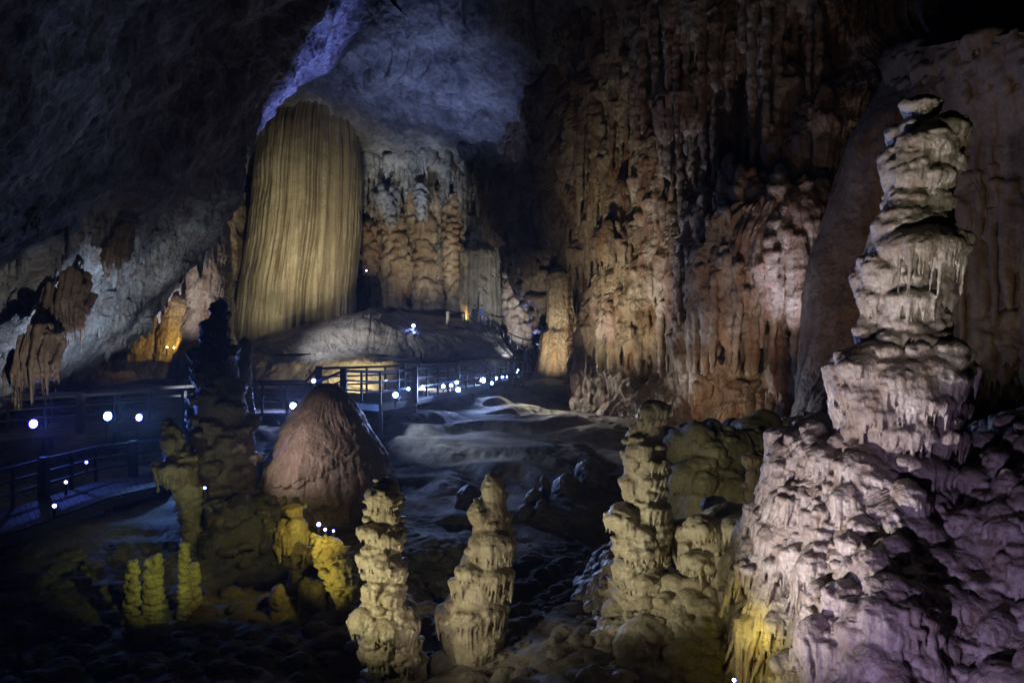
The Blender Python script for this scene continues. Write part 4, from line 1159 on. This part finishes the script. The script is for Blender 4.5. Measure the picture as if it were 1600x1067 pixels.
# people
def person(px, pyfeet, d, face, label, jacket, arms):
    base = Vector(P(px, pyfeet, d))
    V = [(0, 0, .95), (0, 0, 1.12), (0, .01, 1.34), (0, 0, 1.50), (0, .02, 1.60), (0, .02, 1.72),
         (.10, 0, .90), (.11, .02, .48), (.12, 0, .08), (.13, .14, .03), (-.10, 0, .90), (-.12, .05, .48), (-.12, -.04, .08), (-.13, .10, .03),
         (.19, 0, 1.43), (.24, .02, 1.16), (.20, .20 * arms, 1.16 - .20 * (1 - arms)), (-.19, 0, 1.43), (-.25, .0, 1.15), (-.24, .06, .92)]
    E_ = [(0, 1), (1, 2), (2, 3), (3, 4), (4, 5), (0, 6), (6, 7), (7, 8), (8, 9), (0, 10), (10, 11), (11, 12), (12, 13), (2, 14), (14, 15), (15, 16), (2, 17), (17, 18), (18, 19)]
    R_ = [.145, .135, .15, .06, .075, .085, .09, .065, .045, .035, .09, .065, .045, .035, .065, .05, .032, .065, .05, .032]
    for hnd, sx in ((16, 1), (19, -1)):
        b = Vector(V[hnd]); fw = (b - Vector(V[hnd - 1])).normalized()
        side = Vector((0, 1, 0)) if abs(fw.y) < .6 else Vector((1, 0, 0))
        for k, L_ in ((-1.5, .07), (-.5, .085), (.5, .08), (1.5, .065)):
            p = b + fw * .075 + side * k * .017; e = p + fw * L_ * .5; g = e + fw * L_ * .35 - Vector((sx * .02, 0, 0))
            n_ = len(V); V += [tuple(p), tuple(e), tuple(g)]; R_ += [.009, .0085, .007]; E_ += [(hnd, n_), (n_, n_ + 1), (n_ + 1, n_ + 2)]
        p = b + fw * .03 + side * .035; n_ = len(V); V += [tuple(p), tuple(p + fw * .04 + side * .012)]; R_ += [.011, .009]; E_ += [(hnd, n_), (n_, n_ + 1)]
    me = bpy.data.meshes.new('person'); me.from_pydata(V, E_, [])
    o = bpy.data.objects.new('person', me); COL.objects.link(o)
    sk = o.modifiers.new('skin', 'SKIN')
    for i, r in enumerate(R_):
        me.skin_vertices[0].data[i].radius = (r, r * (.75 if i in (0, 1, 2) else 1))
    me.skin_vertices[0].data[0].use_root = True
    o.modifiers.new('sub', 'SUBSURF').levels = 1
    dg = bpy.context.evaluated_depsgraph_get(); dg.update()
    m2 = bpy.data.meshes.new_from_object(o.evaluated_get(dg)); o.modifiers.clear(); o.data = m2
    for mt in (jacket, M['cloth1'], M['skin']): m2.materials.append(mt)
    for p in m2.polygons:
        z = p.center.z; p.use_smooth = True
        hand = abs(p.center.x) > .16 and (p.center.z < .93 or p.center.y > .14)
        p.material_index = 2 if (z > 1.53 or hand) and z > .6 else (0 if z > .92 else 1)
    o.location = base; o.rotation_euler = (0, 0, face)
    tag(o, label, 'person', 'visitors on the stairs')
    h = MB()
    for a, b, r0, r1 in ((1.66, 1.74, .095, .10), (1.74, 1.80, .10, .08), (1.80, 1.825, .08, .03)): h.tube((0, -.005, a), (0, -.005, b), r0, r1, 14)
    h.build('hair', M['hair'], o, True)
    f = MB(); f.tube((0, .09, 1.685), (0, .125, 1.665), .010, .016, 8); f.build('nose', M['skin'], o, True)
    e = MB(); e.tube((.033, .095, 1.70), (.033, .103, 1.70), .010, .010, 8); e.tube((-.033, .095, 1.70), (-.033, .103, 1.70), .010, .010, 8); e.build('eyes', M['hair'], o)
    e = MB(); e.beam((-.025, .093, 1.635), (.025, .093, 1.635), .012, .010); e.build('mouth', M['lip'], o)
    return o


M['lip'] = plain('lips', (.35, .12, .1), .5)
M['jacket'] = plain('blue_jacket', (.10, .14, .35), .8)
person(742, 512, 58.8, math.radians(170), 'visitor in dark clothes standing at the stair top, nearest the yellow rock', M['cloth1'], 0)
person(752.5, 512, 58.4, math.radians(120), 'visitor in a blue jacket beside the handrail at the stair top', M['jacket'], 1)
person(823, 582, 50.5, math.radians(200), 'dim visitor waiting at the foot of the staircase', M['cloth1'], 0)

# small stones on the middle floor
for i, (x, y, w, h, d, l) in enumerate([(835, 762, 9, 22, 21.5, 'wet dark stone with a pale crest, middle of the floor'), (850, 742, 4, 22, 22, 'slim pale-tipped stub behind the wet stones'),
        (822, 786, 9, 18, 20.6, 'flat wet stone nearest the brown cone-shaped stalagmite'), (846, 780, 10, 16, 20.8, 'low pebble beside the slim stub'),
        (886, 738, 20, 60, 22.5, 'rounded dark boulder with a blue rim, first of two'), (922, 715, 24, 70, 23.5, 'taller dark boulder next to the slender stalagmite'),
        (733, 756, 17, 34, 21.5, 'reddish rounded stone left of the brown cone-shaped stalagmite')]):
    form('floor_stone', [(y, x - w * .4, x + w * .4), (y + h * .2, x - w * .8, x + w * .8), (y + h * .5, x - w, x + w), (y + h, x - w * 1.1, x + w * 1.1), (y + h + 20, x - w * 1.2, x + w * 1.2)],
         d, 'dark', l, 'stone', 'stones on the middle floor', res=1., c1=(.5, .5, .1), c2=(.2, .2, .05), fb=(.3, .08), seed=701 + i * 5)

# damp air
hz = bpy.data.materials.new('damp_air'); hz.use_nodes = True
nt = hz.node_tree; nt.nodes.remove(nt.nodes['Principled BSDF'])
pv = nt.nodes.new('ShaderNodeVolumePrincipled'); pv.inputs['Color'].default_value = (.8, .85, 1, 1); pv.inputs['Density'].default_value = HAZE; pv.inputs['Anisotropy'].default_value = .7
nt.links.new(pv.outputs[0], nt.nodes['Material Output'].inputs['Volume'])
m = MB(); m.box8([(-75, -20, -16), (75, -20, -16), (75, 110, -16), (-75, 110, -16), (-75, -20, 75), (75, -20, 75), (75, 110, 75), (-75, 110, 75)])
tag(m.build('haze', hz), kind='stuff')
